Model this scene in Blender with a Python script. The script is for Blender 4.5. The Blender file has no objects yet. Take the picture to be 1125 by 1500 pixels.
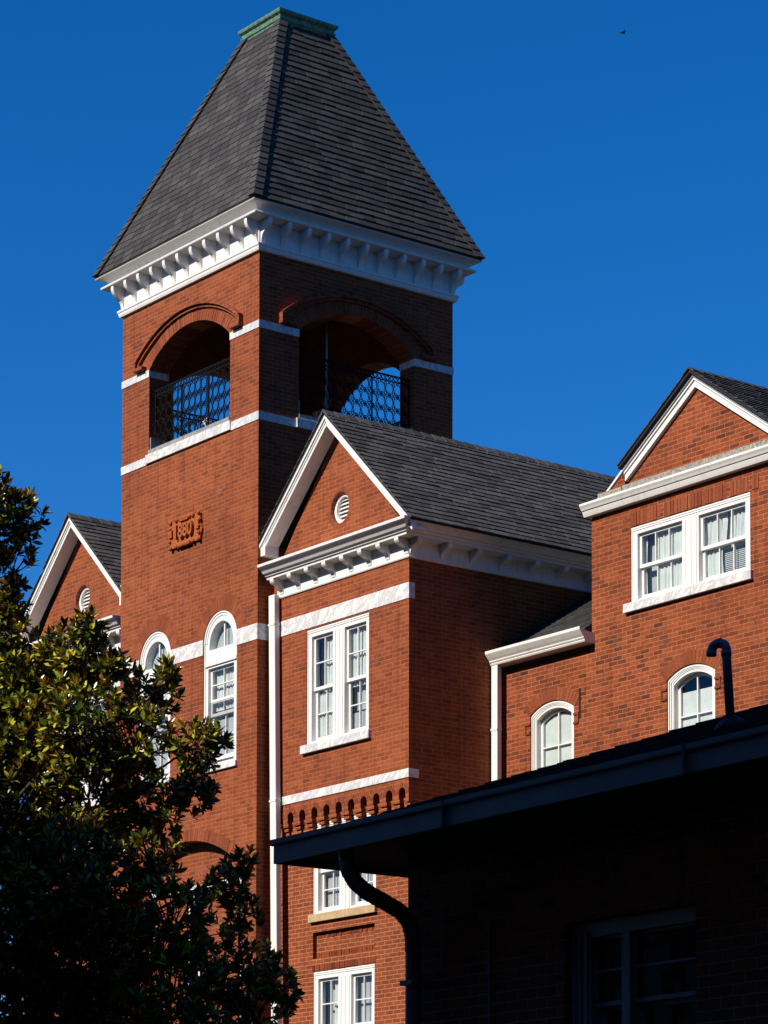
import bpy, bmesh, math, random
import numpy as np
from mathutils import Vector, Matrix
PI = math.pi
R = math.radians
random.seed(11)
rng = np.random.default_rng(7)
sc = bpy.context.scene
COL = sc.collection

# ------------------------------------------------------------------ camera
cd = bpy.data.cameras.new("camera"); cam = bpy.data.objects.new("camera", cd); COL.objects.link(cam)
cm = Matrix(((0.79366234, -0.04139403, -0.60694862), (-0.60835307, -0.04977566, -0.79210411), (0.00257712, 0.99790226, -0.06468725))).to_4x4()
cm.translation = (-28.6424, -41.0361, 1.6)
cam.matrix_world = cm
cd.sensor_fit = 'VERTICAL'; cd.sensor_height = 36; cd.lens = 102.296; cd.shift_y = 0.57934
cd.clip_start = 0.5; cd.clip_end = 4000
sc.camera = cam
# ------------------------------------------------------------------ sky, sun, exposure
SUN_EL, SUN_AZ = R(35), (-1.0, 0.006)          # direction towards the sun (x, y)
w = bpy.data.worlds.new("World"); sc.world = w; w.use_nodes = True
nt = w.node_tree; bg = nt.nodes['Background']
sky = nt.nodes.new('ShaderNodeTexSky'); sky.sky_type = 'NISHITA'; sky.sun_disc = False
sky.sun_elevation = SUN_EL; sky.sun_rotation = math.atan2(SUN_AZ[0], SUN_AZ[1])
sky.altitude = 2500; sky.air_density = 1.0; sky.dust_density = 0.6; sky.ozone_density = 6.0
hs = nt.nodes.new('ShaderNodeHueSaturation'); hs.inputs['Saturation'].default_value = 1.265; hs.inputs['Hue'].default_value = 0.505; hs.inputs['Value'].default_value = 1.0
nt.links.new(sky.outputs[0], hs.inputs['Color']); nt.links.new(hs.outputs[0], bg.inputs['Color'])
bg.inputs['Strength'].default_value = 0.106
sd = bpy.data.lights.new("sun", 'SUN'); sd.energy = 5.0; sd.angle = R(0.53); sd.color = (1.0, 0.9, 0.76)
sun = bpy.data.objects.new("sun", sd); COL.objects.link(sun)
dv = Vector((SUN_AZ[0] * math.cos(SUN_EL), SUN_AZ[1] * math.cos(SUN_EL), math.sin(SUN_EL))).normalized()
sun.rotation_euler = dv.to_track_quat('Z', 'Y').to_euler(); sun.location = (-60, 0, 60)
sc.view_settings.view_transform = 'Standard'; sc.view_settings.look = 'None'
sc.view_settings.exposure = 0.40; sc.view_settings.gamma = 1.0

# ------------------------------------------------------------------ node helpers
class NT:
    def __init__(s, name):
        s.m = bpy.data.materials.new(name); s.m.use_nodes = True
        s.t = s.m.node_tree; s.t.nodes.clear()
        s.out = s.t.nodes.new('ShaderNodeOutputMaterial')
    def n(s, typ, **kw):
        nd = s.t.nodes.new('ShaderNode' + typ)
        for k, v in kw.items(): setattr(nd, k, v)
        return nd
    def put(s, sock, v):
        if isinstance(v, bpy.types.NodeSocket): s.t.links.new(v, sock)
        elif v is not None: sock.default_value = v
    def math(s, op, a, b=None, c=None, clamp=False):
        nd = s.n('Math', operation=op, use_clamp=clamp)
        s.put(nd.inputs[0], a); s.put(nd.inputs[1], b); s.put(nd.inputs[2], c)
        return nd.outputs[0]
    def mix(s, f, a, b, blend='MIX'):
        nd = s.n('Mix', data_type='RGBA', blend_type=blend)
        s.put(nd.inputs[0], f); s.put(nd.inputs[6], a); s.put(nd.inputs[7], b)
        return nd.outputs[2]
    def ramp(s, f, stops):
        nd = s.n('ValToRGB'); cr = nd.color_ramp
        while len(cr.elements) < len(stops): cr.elements.new(0.5)
        for e, (p, c) in zip(cr.elements, stops):
            e.position = p; e.color = c if len(c) == 4 else (*c, 1)
        s.put(nd.inputs[0], f); return nd.outputs[0]
    def noise(s, vec, scale, detail=4, rough=0.55, dist=0.0):
        nd = s.n('TexNoise'); s.put(nd.inputs['Vector'], vec)
        nd.inputs['Scale'].default_value = scale; nd.inputs['Detail'].default_value = detail
        nd.inputs['Roughness'].default_value = rough; nd.inputs['Distortion'].default_value = dist
        return nd.outputs['Fac']
    def rng(s, v, a, b, c=0.0, d=1.0, smooth=False):
        nd = s.n('MapRange', clamp=True)
        if smooth: nd.interpolation_type = 'SMOOTHSTEP'
        s.put(nd.inputs[0], v)
        for i, x in enumerate((a, b, c, d)): nd.inputs[1 + i].default_value = x
        return nd.outputs[0]
    def vec(s, x, y, z):
        nd = s.n('CombineXYZ'); s.put(nd.inputs[0], x); s.put(nd.inputs[1], y); s.put(nd.inputs[2], z); return nd.outputs[0]
    def bsdf(s, col, rough=0.7, bump=None, strength=0.3, dist=0.01, spec=0.5, metal=0.0, **kw):
        p = s.n('BsdfPrincipled'); s.put(p.inputs['Base Color'], col if isinstance(col, bpy.types.NodeSocket) else (*col, 1))
        s.put(p.inputs['Roughness'], rough); p.inputs['Specular IOR Level'].default_value = spec; p.inputs['Metallic'].default_value = metal
        for k, v in kw.items(): s.put(p.inputs[k.replace('_', ' ')], v)
        if bump is not None:
            b = s.n('Bump'); b.inputs['Strength'].default_value = strength; b.inputs['Distance'].default_value = dist
            s.put(b.inputs['Height'], bump); s.t.links.new(b.outputs[0], p.inputs['Normal'])
        s.t.links.new(p.outputs[0], s.out.inputs[0]); return p

ARCH_RAMP = [(0.0, (0.185, 0.047, 0.02)), (0.5, (0.245, 0.063, 0.025)), (1.0, (0.28, 0.078, 0.031))]
OLD_RAMP = [(0.0, (0.05, 0.018, 0.013)), (0.1, (0.105, 0.030, 0.016)), (0.28, (0.20, 0.048, 0.018)), (0.55, (0.265, 0.063, 0.0215)), (0.85, (0.31, 0.082, 0.028)), (1.0, (0.25, 0.072, 0.032))]
BRICK_RAMP = [(0.0, (0.13, 0.036, 0.018)), (0.15, (0.185, 0.047, 0.020)), (0.35, (0.235, 0.057, 0.0205)), (0.6, (0.27, 0.066, 0.0225)), (0.88, (0.305, 0.082, 0.028)), (1.0, (0.255, 0.074, 0.033))]
def brick_material(name, bw=0.212, bh=0.0728, joint=0.009, mortar=(0.45, 0.18, 0.092), ramp=BRICK_RAMP, tint=(1, 1, 1), dark_amt=0.35, white_amt=0.10):
    s = NT(name)
    g = s.n('NewGeometry'); sp = s.n('SeparateXYZ'); s.put(sp.inputs[0], g.outputs['Position'])
    sn = s.n('SeparateXYZ'); s.put(sn.inputs[0], g.outputs['True Normal'])
    isx = s.math('GREATER_THAN', s.math('ABSOLUTE', sn.outputs[0]), 0.6)
    mu = s.n('Mix', data_type='FLOAT'); s.put(mu.inputs[0], isx); s.put(mu.inputs[2], sp.outputs[0]); s.put(mu.inputs[3], sp.outputs[1])
    u = mu.outputs[0]
    wob = s.math('MULTIPLY', s.math('SUBTRACT', s.noise(g.outputs['Position'], 9.0, 2), 0.5), 0.012)
    z = s.math('ADD', sp.outputs[2], wob)
    u = s.math('ADD', u, s.math('MULTIPLY', wob, 0.8))
    zr = s.math('DIVIDE', z, bh); row = s.math('FLOOR', zr); fz = s.math('FRACT', zr)
    wn0 = s.n('TexWhiteNoise', noise_dimensions='1D'); s.put(wn0.inputs['W'], row)
    off = s.math('ADD', s.math('MULTIPLY', s.math('MODULO', row, 2.0), 0.5), s.math('MULTIPLY', wn0.outputs['Value'], 0.16))
    ur = s.math('ADD', s.math('DIVIDE', u, bw), off); colm = s.math('FLOOR', ur); fu = s.math('FRACT', ur)
    dz = s.math('MULTIPLY', s.math('MINIMUM', fz, s.math('SUBTRACT', 1.0, fz)), bh)
    du = s.math('MULTIPLY', s.math('MINIMUM', fu, s.math('SUBTRACT', 1.0, fu)), bw)
    d = s.math('MINIMUM', dz, du)
    mask = s.rng(d, joint * 0.3, joint * 0.62, smooth=True)           # 0 mortar, 1 brick
    wn = s.n('TexWhiteNoise', noise_dimensions='3D'); s.put(wn.inputs['Vector'], s.vec(colm, row, s.math('MULTIPLY', isx, 7.0)))
    patch = s.noise(g.outputs['Position'], 0.9, 5, 0.6)
    f = s.math('ADD', s.math('MULTIPLY', wn.outputs['Value'], 0.7), s.math('ADD', 0.08, s.math('MULTIPLY', s.math('SUBTRACT', patch, 0.4), 0.7)), clamp=True)
    c = s.ramp(f, ramp)
    c = s.mix(1.0, c, (*tint, 1), 'MULTIPLY')
    fine = s.noise(g.outputs['Position'], 55.0, 3, 0.6)
    c = s.mix(s.rng(fine, 0.35, 0.75), c, s.mix(1.0, c, (0.72, 0.68, 0.66, 1), 'MULTIPLY'))
    mc = s.mix(s.noise(g.outputs['Position'], 2.0, 3), (mortar[0] * .72, mortar[1] * .7, mortar[2] * .68, 1), (*mortar, 1))
    c = s.mix(mask, mc, c)
    soot = s.math('MULTIPLY', s.rng(s.noise(g.outputs['Position'], 2.6, 7, 0.78, 0.4), 0.55, 0.70), dark_amt)
    c = s.mix(soot, c, (0.06, 0.035, 0.03, 1))
    eff = s.math('MULTIPLY', s.rng(s.noise(g.outputs['Position'], 2.6, 6, 0.72, 0.8), 0.6, 0.75), white_amt)
    c = s.mix(eff, c, (0.62, 0.47, 0.42, 1))
    big = s.noise(g.outputs['Position'], 0.35, 5, 0.6)
    c = s.mix(s.rng(big, 0.35, 0.65), s.mix(1.0, c, (0.80, 0.78, 0.77, 1), 'MULTIPLY'), s.mix(1.0, c, (1.03, 1.03, 1.02, 1), 'MULTIPLY'))
    run = s.noise(s.vec(s.math('MULTIPLY', sp.outputs[0], 7), s.math('MULTIPLY', sp.outputs[1], 7), s.math('MULTIPLY', sp.outputs[2], 0.5)), 1.0, 5, 0.65)
    c = s.mix(s.rng(run, 0.5, 0.72, 0, 0.6), c, s.mix(1.0, c, (0.55, 0.52, 0.52, 1), 'MULTIPLY'))
    grit = s.noise(g.outputs['Position'], 24.0, 3, 0.7)
    c = s.mix(s.rng(grit, 0.55, 0.72, 0, 0.55), c, s.mix(1.0, c, (0.45, 0.38, 0.36, 1), 'MULTIPLY'))
    h = s.math('ADD', mask, s.math('MULTIPLY', fine, 0.5))
    h = s.math('ADD', h, s.math('MULTIPLY', wn.outputs['Value'], 0.25))
    s.bsdf(c, 0.88, h, 0.55, 0.007, spec=0.2)
    return s.m

def island_brick(name, ramp=BRICK_RAMP, tint=(1, 1, 1)):
    s = NT(name); g = s.n('NewGeometry')
    c = s.ramp(g.outputs['Random Per Island'], ramp)
    c = s.mix(1.0, c, (*tint, 1), 'MULTIPLY')
    n1 = s.noise(g.outputs['Position'], 45.0, 4, 0.6)
    c = s.mix(s.rng(n1, 0.4, 0.75), c, s.mix(1.0, c, (0.6, 0.55, 0.55, 1), 'MULTIPLY'))
    s.bsdf(c, 0.88, n1, 0.4, 0.006, spec=0.2)
    return s.m

def marble_material(name, base=(0.66, 0.655, 0.635)):
    s = NT(name); g = s.n('NewGeometry')
    spm = s.n('SeparateXYZ'); s.put(spm.inputs[0], g.outputs['Position'])
    q = s.math('ADD', spm.outputs[1], spm.outputs[0])
    pv = s.vec(s.math('MULTIPLY', s.math('ADD', q, s.math('MULTIPLY', spm.outputs[2], 0.9)), 1.5), s.math('MULTIPLY', s.math('SUBTRACT', spm.outputs[2], q), 0.5), 0.0)
    n1 = s.noise(pv, 3.2, 7, 0.7, 0.5)
    v = s.rng(s.math('ABSOLUTE', s.math('SUBTRACT', n1, 0.5)), 0.0, 0.075, 0.0, 1.0)
    c = s.mix(v, (0.40, 0.41, 0.45, 1), (*base, 1))
    n2 = s.noise(pv, 6.0, 6, 0.65, 0.3)
    c = s.mix(s.rng(n2, 0.5, 0.75, 0, 0.5), c, (0.40, 0.405, 0.42, 1))
    sp = s.n('SeparateXYZ'); s.put(sp.inputs[0], g.outputs['Position'])
    n3 = s.noise(s.vec(s.math('MULTIPLY', sp.outputs[0], 6), s.math('MULTIPLY', sp.outputs[1], 6), s.math('MULTIPLY', sp.outputs[2], 1.4)), 2.0, 4)
    c = s.mix(s.rng(n3, 0.55, 0.8, 0, 0.35), c, (0.40, 0.37, 0.33, 1))
    jt = s.math('LESS_THAN', s.math('FRACT', s.math('DIVIDE', q, 1.27)), 0.007)
    c = s.mix(s.math('MULTIPLY', jt, 0.7), c, (0.2, 0.18, 0.16, 1))
    s.bsdf(c, 0.6, n2, 0.15, 0.005, spec=0.35)
    return s.m

def paint_material(name, base=(0.69, 0.685, 0.665), dirt=(0.34, 0.32, 0.28), amt=0.6, rough=0.5):
    s = NT(name); g = s.n('NewGeometry'); sp = s.n('SeparateXYZ'); s.put(sp.inputs[0], g.outputs['Position'])
    st = s.noise(s.vec(s.math('MULTIPLY', sp.outputs[0], 14), s.math('MULTIPLY', sp.outputs[1], 14), s.math('MULTIPLY', sp.outputs[2], 2.0)), 1.0, 5, 0.65)
    n2 = s.noise(g.outputs['Position'], 3.0, 6, 0.7)
    f = s.math('MULTIPLY', s.rng(s.math('MULTIPLY', st, s.math('ADD', n2, 0.5)), 0.52, 0.85), amt)
    c = s.mix(f, (*base, 1), (*dirt, 1))
    fine = s.noise(g.outputs['Position'], 40.0, 3)
    s.bsdf(c, rough, fine, 0.08, 0.003, spec=0.4)
    return s.m

def slate_material(name, lo=(0.034, 0.0325, 0.032), hi=(0.064, 0.0615, 0.061), rough=0.75):
    s = NT(name); g = s.n('NewGeometry')
    c = s.ramp(g.outputs['Random Per Island'], [(0, lo), (0.5, tuple((a + b) / 2 for a, b in zip(lo, hi))), (1, hi)])
    n1 = s.noise(g.outputs['Position'], 1.1, 5, 0.65)
    c = s.mix(s.rng(n1, 0.35, 0.7), s.mix(1.0, c, (0.86, 0.86, 0.87, 1), 'MULTIPLY'), s.mix(1.0, c, (1.12, 1.11, 1.1, 1), 'MULTIPLY'))
    n2 = s.noise(g.outputs['Position'], 90.0, 3, 0.7)
    c = s.mix(s.rng(n2, 0.3, 0.8, 0, 0.5), c, s.mix(1.0, c, (1.5, 1.45, 1.42, 1), 'MULTIPLY'))
    s.bsdf(c, rough, n2, 0.35, 0.006, spec=0.25)
    return s.m

def plain(name, col, rough=0.6, spec=0.4, metal=0.0, var=0.35, scale=12.0, bump=0.15):
    s = NT(name); g = s.n('NewGeometry')
    n1 = s.noise(g.outputs['Position'], scale, 5, 0.6)
    c = s.mix(s.rng(n1, 0.3, 0.7), tuple(x * (1 - var) for x in col) + (1,), (*col, 1))
    s.bsdf(c, rough, n1, bump, 0.004, spec=spec, metal=metal)
    return s.m

def glass_material(name, tint=(0.93, 0.96, 0.96), refl=0.0):
    s = NT(name); g = s.n('NewGeometry')
    tr = s.n('BsdfTransparent'); tr.inputs[0].default_value = (*tint, 1)
    gl = s.n('BsdfGlossy'); gl.inputs['Roughness'].default_value = 0.03; gl.inputs[0].default_value = (1, 1, 1, 1)
    b = s.n('Bump'); b.inputs['Strength'].default_value = 0.25; b.inputs['Distance'].default_value = 0.02
    s.put(b.inputs['Height'], s.noise(g.outputs['Position'], 2.5, 2)); s.t.links.new(b.outputs[0], gl.inputs['Normal'])
    dt = s.n('VectorMath', operation='DOT_PRODUCT'); s.put(dt.inputs[0], g.outputs['Normal']); s.put(dt.inputs[1], g.outputs['Incoming'])
    sch = s.math('ADD', 0.045, s.math('MULTIPLY', 0.9, s.math('POWER', s.math('SUBTRACT', 1.0, s.math('ABSOLUTE', dt.outputs['Value'])), 5.0)))
    mx = s.n('MixShader'); s.put(mx.inputs[0], s.math('MULTIPLY', s.math('ADD', sch, refl, clamp=True), s.math('SUBTRACT', 1.0, g.outputs['Backfacing'])))
    s.t.links.new(tr.outputs[0], mx.inputs[1]); s.t.links.new(gl.outputs[0], mx.inputs[2]); s.t.links.new(mx.outputs[0], s.out.inputs[0])
    return s.m

def cloth_material(name, col):
    s = NT(name); g = s.n('NewGeometry')
    d = s.n('BsdfDiffuse'); t = s.n('BsdfTranslucent')
    n1 = s.noise(g.outputs['Position'], 5.0, 5, 0.7)
    c = s.mix(s.rng(n1, 0.35, 0.7), tuple(x * 0.84 for x in col) + (1,), (*col, 1))
    s.put(d.inputs[0], c); s.put(t.inputs[0], c)
    mx = s.n('MixShader'); mx.inputs[0].default_value = 0.15
    s.t.links.new(d.outputs[0], mx.inputs[1]); s.t.links.new(t.outputs[0], mx.inputs[2]); s.t.links.new(mx.outputs[0], s.out.inputs[0])
    return s.m

def leaf_material(name):
    s = NT(name); g = s.n('NewGeometry'); r = g.outputs['Random Per Island']
    top = s.ramp(r, [(0, (0.012, 0.026, 0.006)), (0.4, (0.045, 0.08, 0.010)), (0.7, (0.17, 0.205, 0.018)), (1.0, (0.56, 0.52, 0.05))])  # random leaf tones, with bright sunlit highlights put into the colour
    bot = s.ramp(r, [(0, (0.03, 0.028, 0.010)), (0.45, (0.06, 0.045, 0.014)), (0.56, (0.42, 0.18, 0.04)), (1.0, (0.70, 0.36, 0.07))])
    c = s.mix(g.outputs['Backfacing'], top, bot)
    p = s.n('BsdfPrincipled'); s.put(p.inputs['Base Color'], c)
    s.put(p.inputs['Roughness'], s.math('ADD', s.math('MULTIPLY', g.outputs['Backfacing'], 0.5), 0.24))
    p.inputs['Specular IOR Level'].default_value = 0.4
    t = s.n('BsdfTranslucent'); s.put(t.inputs[0], s.mix(1.0, c, (1.2, 1.3, 0.6, 1), 'MULTIPLY'))
    mx = s.n('MixShader'); mx.inputs[0].default_value = 0.14
    s.t.links.new(p.outputs[0], mx.inputs[1]); s.t.links.new(t.outputs[0], mx.inputs[2]); s.t.links.new(mx.outputs[0], s.out.inputs[0])
    return s.m

M = dict(
    brick=brick_material('red_brick'),
    brick_old=brick_material('weathered_brick', ramp=OLD_RAMP, joint=0.011, mortar=(0.47, 0.195, 0.10), dark_amt=0.6, white_amt=0.06, tint=(1.0, 0.98, 0.95)),
    brick_pale=brick_material('repointed_brick', joint=0.014, mortar=(0.52, 0.215, 0.108), dark_amt=0.2),
    brick_near=brick_material('brown_brick', bw=0.215, bh=0.0728, joint=0.010, mortar=(0.40, 0.33, 0.28), tint=(1.2, 0.95, 0.9)),
    voussoir=island_brick('arch_brick', ramp=ARCH_RAMP),
    voussoir_dark=island_brick('dark_arch_brick', tint=(0.8, 0.72, 0.7)),
    marble=marble_material('veined_marble'),
    sand=plain('buff_sandstone', (0.50, 0.36, 0.21), 0.85, 0.2),
    paint=paint_material('white_paint'),
    frame=paint_material('white_window_paint', (0.70, 0.695, 0.68), (0.45, 0.43, 0.40), 0.2, 0.4),
    slate=slate_material('grey_shingle', (0.026, 0.025, 0.025), (0.055, 0.053, 0.0525)),
    slate_wing=slate_material('pale_shingle', (0.038, 0.037, 0.037), (0.080, 0.077, 0.076)),  # paler grey than the tower shingles
    slate_new=slate_material('dark_shingle', (0.020, 0.020, 0.022), (0.055, 0.053, 0.054)),
    black=plain('black_flashing', (0.02, 0.02, 0.022), 0.6, 0.3),
    copper=plain('green_copper', (0.13, 0.25, 0.17), 0.7, 0.3, var=0.7, scale=14),
    iron=plain('black_iron', (0.010, 0.010, 0.011), 0.85, 0.08),
    terracotta=plain('orange_terracotta', (0.41, 0.105, 0.029), 0.85, 0.2, var=0.45, scale=22),
    planks=plain('dark_boards', (0.13, 0.095, 0.06), 0.85, 0.15),
    wood=plain('tan_boards', (0.36, 0.27, 0.19), 0.8, 0.2),
    lead=plain('grey_flashing', (0.30, 0.31, 0.31), 0.6, 0.4, var=0.5),
    stain=plain('mossy_ledge', (0.40, 0.37, 0.32), 0.9, 0.1, var=0.75, scale=30),
    glass=glass_material('window_glass'),
    glass_dark=glass_material('dim_glass', (0.25, 0.27, 0.28), 0.0),
    curtain=cloth_material('white_curtain', (0.74, 0.755, 0.745)),
    curtain_grey=cloth_material('grey_blind', (0.50, 0.51, 0.53)),
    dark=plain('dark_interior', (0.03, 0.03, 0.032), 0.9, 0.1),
    navy=plain('slate_grey_paint', (0.23, 0.195, 0.185), 0.55, 0.35, var=0.25, scale=4),
    pvc=plain('grey_pipe_paint', (0.30, 0.28, 0.28), 0.5, 0.4, var=0.2, scale=5),
    soffit=plain('grey_soffit', (0.16, 0.15, 0.14), 0.8, 0.2),
    bark=plain('grey_bark', (0.085, 0.065, 0.048), 0.9, 0.1, var=0.5, scale=9, bump=0.5),
    leaf=leaf_material('magnolia_leaf'),
    metal=plain('galvanised_metal', (0.45, 0.45, 0.46), 0.4, 0.5, metal=0.6),
    ground=plain('dry_grass_ground', (0.06, 0.058, 0.03), 0.95, 0.1, var=0.5, scale=0.6),
)

# ------------------------------------------------------------------ mesh helpers
ABS = {}
class MB:
    def __init__(s): s.v = []; s.f = []
    def add(s, vs, fs):
        b = len(s.v); s.v += [tuple(p) for p in vs]; s.f += [tuple(b + i for i in f) for f in fs]; return s
    def box(s, x0, x1, y0, y1, z0, z1):
        x0, x1 = sorted((x0, x1)); y0, y1 = sorted((y0, y1)); z0, z1 = sorted((z0, z1))
        return s.add([(x, y, z) for z in (z0, z1) for y in (y0, y1) for x in (x0, x1)],
                     [(0, 2, 3, 1), (4, 5, 7, 6), (0, 1, 5, 4), (2, 6, 7, 3), (0, 4, 6, 2), (1, 3, 7, 5)])
    def loft(s, a, b, caps=True):
        n = len(a); b0 = len(s.v); s.v += [tuple(p) for p in a] + [tuple(p) for p in b]
        for i in range(n):
            j = (i + 1) % n; s.f.append((b0 + i, b0 + j, b0 + n + j, b0 + n + i))
        if caps: s.f += [tuple(b0 + i for i in range(n))[::-1], tuple(b0 + n + i for i in range(n))]
        return s
    def prism(s, poly, vec):
        return s.loft(poly, [tuple(p[i] + vec[i] for i in range(3)) for p in poly])
    def tube(s, path, r, n=10, r2=None):
        rings = []; L = len(path); prev = None
        for i, p in enumerate(path):
            p = Vector(p); t = (Vector(path[min(i + 1, L - 1)]) - Vector(path[max(i - 1, 0)])).normalized()
            if prev is None: a = t.orthogonal().normalized()
            else: a = (prev - t * prev.dot(t)).normalized()
            prev = a; bb = t.cross(a)
            rr = r[i] if isinstance(r, (list, tuple)) else (r if r2 is None else r + (r2 - r) * i / (L - 1))
            rings.append([tuple(p + (a * math.cos(2 * PI * k / n) + bb * math.sin(2 * PI * k / n)) * rr) for k in range(n)])
        b0 = len(s.v)
        for rg in rings: s.v += rg
        for i in range(L - 1):
            for k in range(n):
                k2 = (k + 1) % n; s.f.append((b0 + i * n + k, b0 + i * n + k2, b0 + (i + 1) * n + k2, b0 + (i + 1) * n + k))
        s.f += [tuple(b0 + k for k in range(n))[::-1], tuple(b0 + (L - 1) * n + k for k in range(n))]
        return s
    def sweep(s, prof, path, closed=False, side=1):
        """profile [(out, z)] swept along plan points (x, y); 'out' is to the right of travel when side = 1"""
        n = len(path); rings = []
        for i, p in enumerate(path):
            p = Vector(p)
            d0 = (p - Vector(path[i - 1])).normalized() if (closed or i > 0) else None
            d1 = (Vector(path[(i + 1) % n]) - p).normalized() if (closed or i < n - 1) else None
            if d0 is None: d0 = d1
            if d1 is None: d1 = d0
            n0 = Vector((d0.y, -d0.x)) * side; n1 = Vector((d1.y, -d1.x)) * side
            m = (n0 + n1) / (1 + n0.dot(n1))
            rings.append([(p.x + m.x * o, p.y + m.y * o, z) for o, z in prof])
        k = len(prof); b0 = len(s.v)
        for rg in rings: s.v += rg
        for i in range(n if closed else n - 1):
            j = (i + 1) % n
            for a in range(k):
                c = (a + 1) % k; s.f.append((b0 + i * k + a, b0 + i * k + c, b0 + j * k + c, b0 + j * k + a))
        if not closed: s.f += [tuple(b0 + a for a in range(k)), tuple(b0 + (n - 1) * k + a for a in range(k))[::-1]]
        return s
    def plate(s, outer, holes, t, fn):
        """flat plate with holes in (u, v), thickness w in 0..t, mapped by fn(u, v, w)"""
        cu = bpy.data.curves.new('tmp', 'CURVE'); cu.dimensions = '2D'; cu.fill_mode = 'BOTH'; cu.extrude = t / 2
        for pl in [outer] + list(holes):
            sp = cu.splines.new('POLY'); sp.points.add(len(pl) - 1); sp.use_cyclic_u = True
            for q, (a, b) in zip(sp.points, pl): q.co = (a, b, 0, 1)
        ob = bpy.data.objects.new('tmp', cu)
        me = bpy.data.meshes.new_from_object(ob)
        s.add([fn(p.co.x, p.co.y, p.co.z + t / 2) for p in me.vertices], [tuple(p.vertices) for p in me.polygons])
        bpy.data.objects.remove(ob); bpy.data.curves.remove(cu); bpy.data.meshes.remove(me)
        return s
    def build(s, name, mat, parent=None, label=None, smooth=False, bevel=0.0, recalc=True, weld=False):
        v = np.array(s.v, float)
        c = (v.min(0) + v.max(0)) / 2
        me = bpy.data.meshes.new(name); me.from_pydata((v - c).tolist(), [], s.f); me.update()
        if recalc or weld:
            bm = bmesh.new(); bm.from_mesh(me)
            bmesh.ops.remove_doubles(bm, verts=bm.verts, dist=1e-5) if weld else None
            bmesh.ops.recalc_face_normals(bm, faces=bm.faces); bm.to_mesh(me); bm.free()
        me.materials.append(mat)
        if smooth: me.polygons.foreach_set('use_smooth', [True] * len(me.polygons))
        o = bpy.data.objects.new(name, me); COL.objects.link(o)
        p0 = Vector((0, 0, 0))
        if parent is not None: o.parent = parent; p0 = ABS[parent.name]
        ABS[o.name] = Vector(c); o.location = Vector(c) - p0
        if label: o['label'] = label
        if bevel:
            md = o.modifiers.new('bevel', 'BEVEL'); md.width = bevel; md.segments = 2; md.limit_method = 'ANGLE'; md.angle_limit = R(40)
        return o

def thing(name, label, cat, loc=(0, 0, 0), rz=0.0):
    o = bpy.data.objects.new(name, None); COL.objects.link(o); o.location = loc; o.rotation_euler = (0, 0, rz)
    o.empty_display_size = 0.5; o['label'] = label; o['category'] = cat
    ABS[o.name] = Vector((0, 0, 0))             # parts are given in the thing's own frame
    return o

def rect(u0, u1, v0, v1): return [(u0, v0), (u1, v0), (u1, v1), (u0, v1)]
def arch(u0, u1, vb, vs, rise, n=20):
    """opening with a round or segmental head: jambs from vb to vs, crown at vs + rise"""
    h = (u1 - u0) / 2; r = (h * h + rise * rise) / (2 * rise); cz = vs + rise - r; cu = (u0 + u1) / 2
    a = math.asin(min(1, h / r))
    if rise > h: a = PI - a
    return [(u0, vb), (u1, vb)] + [(cu + r * math.sin(a - 2 * a * i / n), cz + r * math.cos(a - 2 * a * i / n)) for i in range(n + 1)]
def FX(x0): return lambda u, v, w: (x0 + w, u, v)           # plate facing -X, front at x0
def FY(y0): return lambda u, v, w: (u, y0 + w, v)           # plate facing -Y, front at y0

def voussoirs(mb, cu, cz, r0, r1, a0, a1, n, depth, fn, gap=0.006, jit=0.003):
    """wedge bricks round (cu, cz); angles from the vertical, each brick its own island"""
    for i in range(n):
        g = gap / r1 / 2
        b0 = a0 + (a1 - a0) * i / n + g; b1 = a0 + (a1 - a0) * (i + 1) / n - g
        w0 = random.uniform(-jit, jit); rr = r1 + random.uniform(-jit, jit)
        P = [(cu + r * math.sin(b), cz + r * math.cos(b)) for r, b in ((r0, b0), (rr, b0), (rr, b1), (r0, b1))]
        mb.loft([fn(p[0], p[1], w0) for p in P], [fn(p[0], p[1], depth) for p in P])
def soldier(mb, u0, u1, v0, v1, depth, fn, bw=0.072, gap=0.011, jit=0.006):
    n = max(1, round((u1 - u0) / bw)); bw = (u1 - u0) / n
    for i in range(n):
        w0 = random.uniform(-jit, jit); a = u0 + bw * i + gap / 2; b = a + bw - gap
        P = rect(a, b, v0 + random.uniform(0, .006), v1 - random.uniform(0, .006))
        mb.loft([fn(p[0], p[1], w0) for p in P], [fn(p[0], p[1], depth) for p in P])

def shingles(mb, o, du, dv, length, left, right, course=0.145, width=0.30, th=0.018, lift=0.006):
    """courses of separate shingles on a slope: o = eave origin, du along, dv up the slope, left/right(v) = ends of a course"""
    o = Vector(o); du = Vector(du).normalized(); dv = Vector(dv).normalized(); nn = du.cross(dv)
    if nn.z < 0: nn = -nn
    k = 0; v = 0.0
    while v < length - 0.02:
        v1 = min(v + course * 1.12, length)
        a = left(v) ; b = right(v); a2 = left(v1); b2 = right(v1)
        u = a - (k % 2) * width * 0.5 - random.uniform(0, 0.08)
        while u < b - 0.01:
            ww = width * random.uniform(0.82, 1.14); u1 = min(u + ww - 0.015, b)
            uu = max(u, a)
            if u1 - uu > 0.02:
                h = th * random.uniform(0.8, 1.3); dvj = random.uniform(-0.011, 0.011) if k else 0
                tl = min(max(uu, a2), b2); tr = min(max(u1, a2), b2)
                if tr - tl < 0.004: tl = max(a2, tl - 0.004); tr = tl + 0.004
                P = [o + du * uu + dv * (v + dvj), o + du * u1 + dv * (v + dvj), o + du * tr + dv * v1, o + du * tl + dv * v1]
                hs_ = (h + lift, h + lift, lift * 0.5, lift * 0.5)
                mb.loft([p + nn * (-0.004) for p in P], [p + nn * x for p, x in zip(P, hs_)])
            u += ww
        v += course; k += 1

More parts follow.
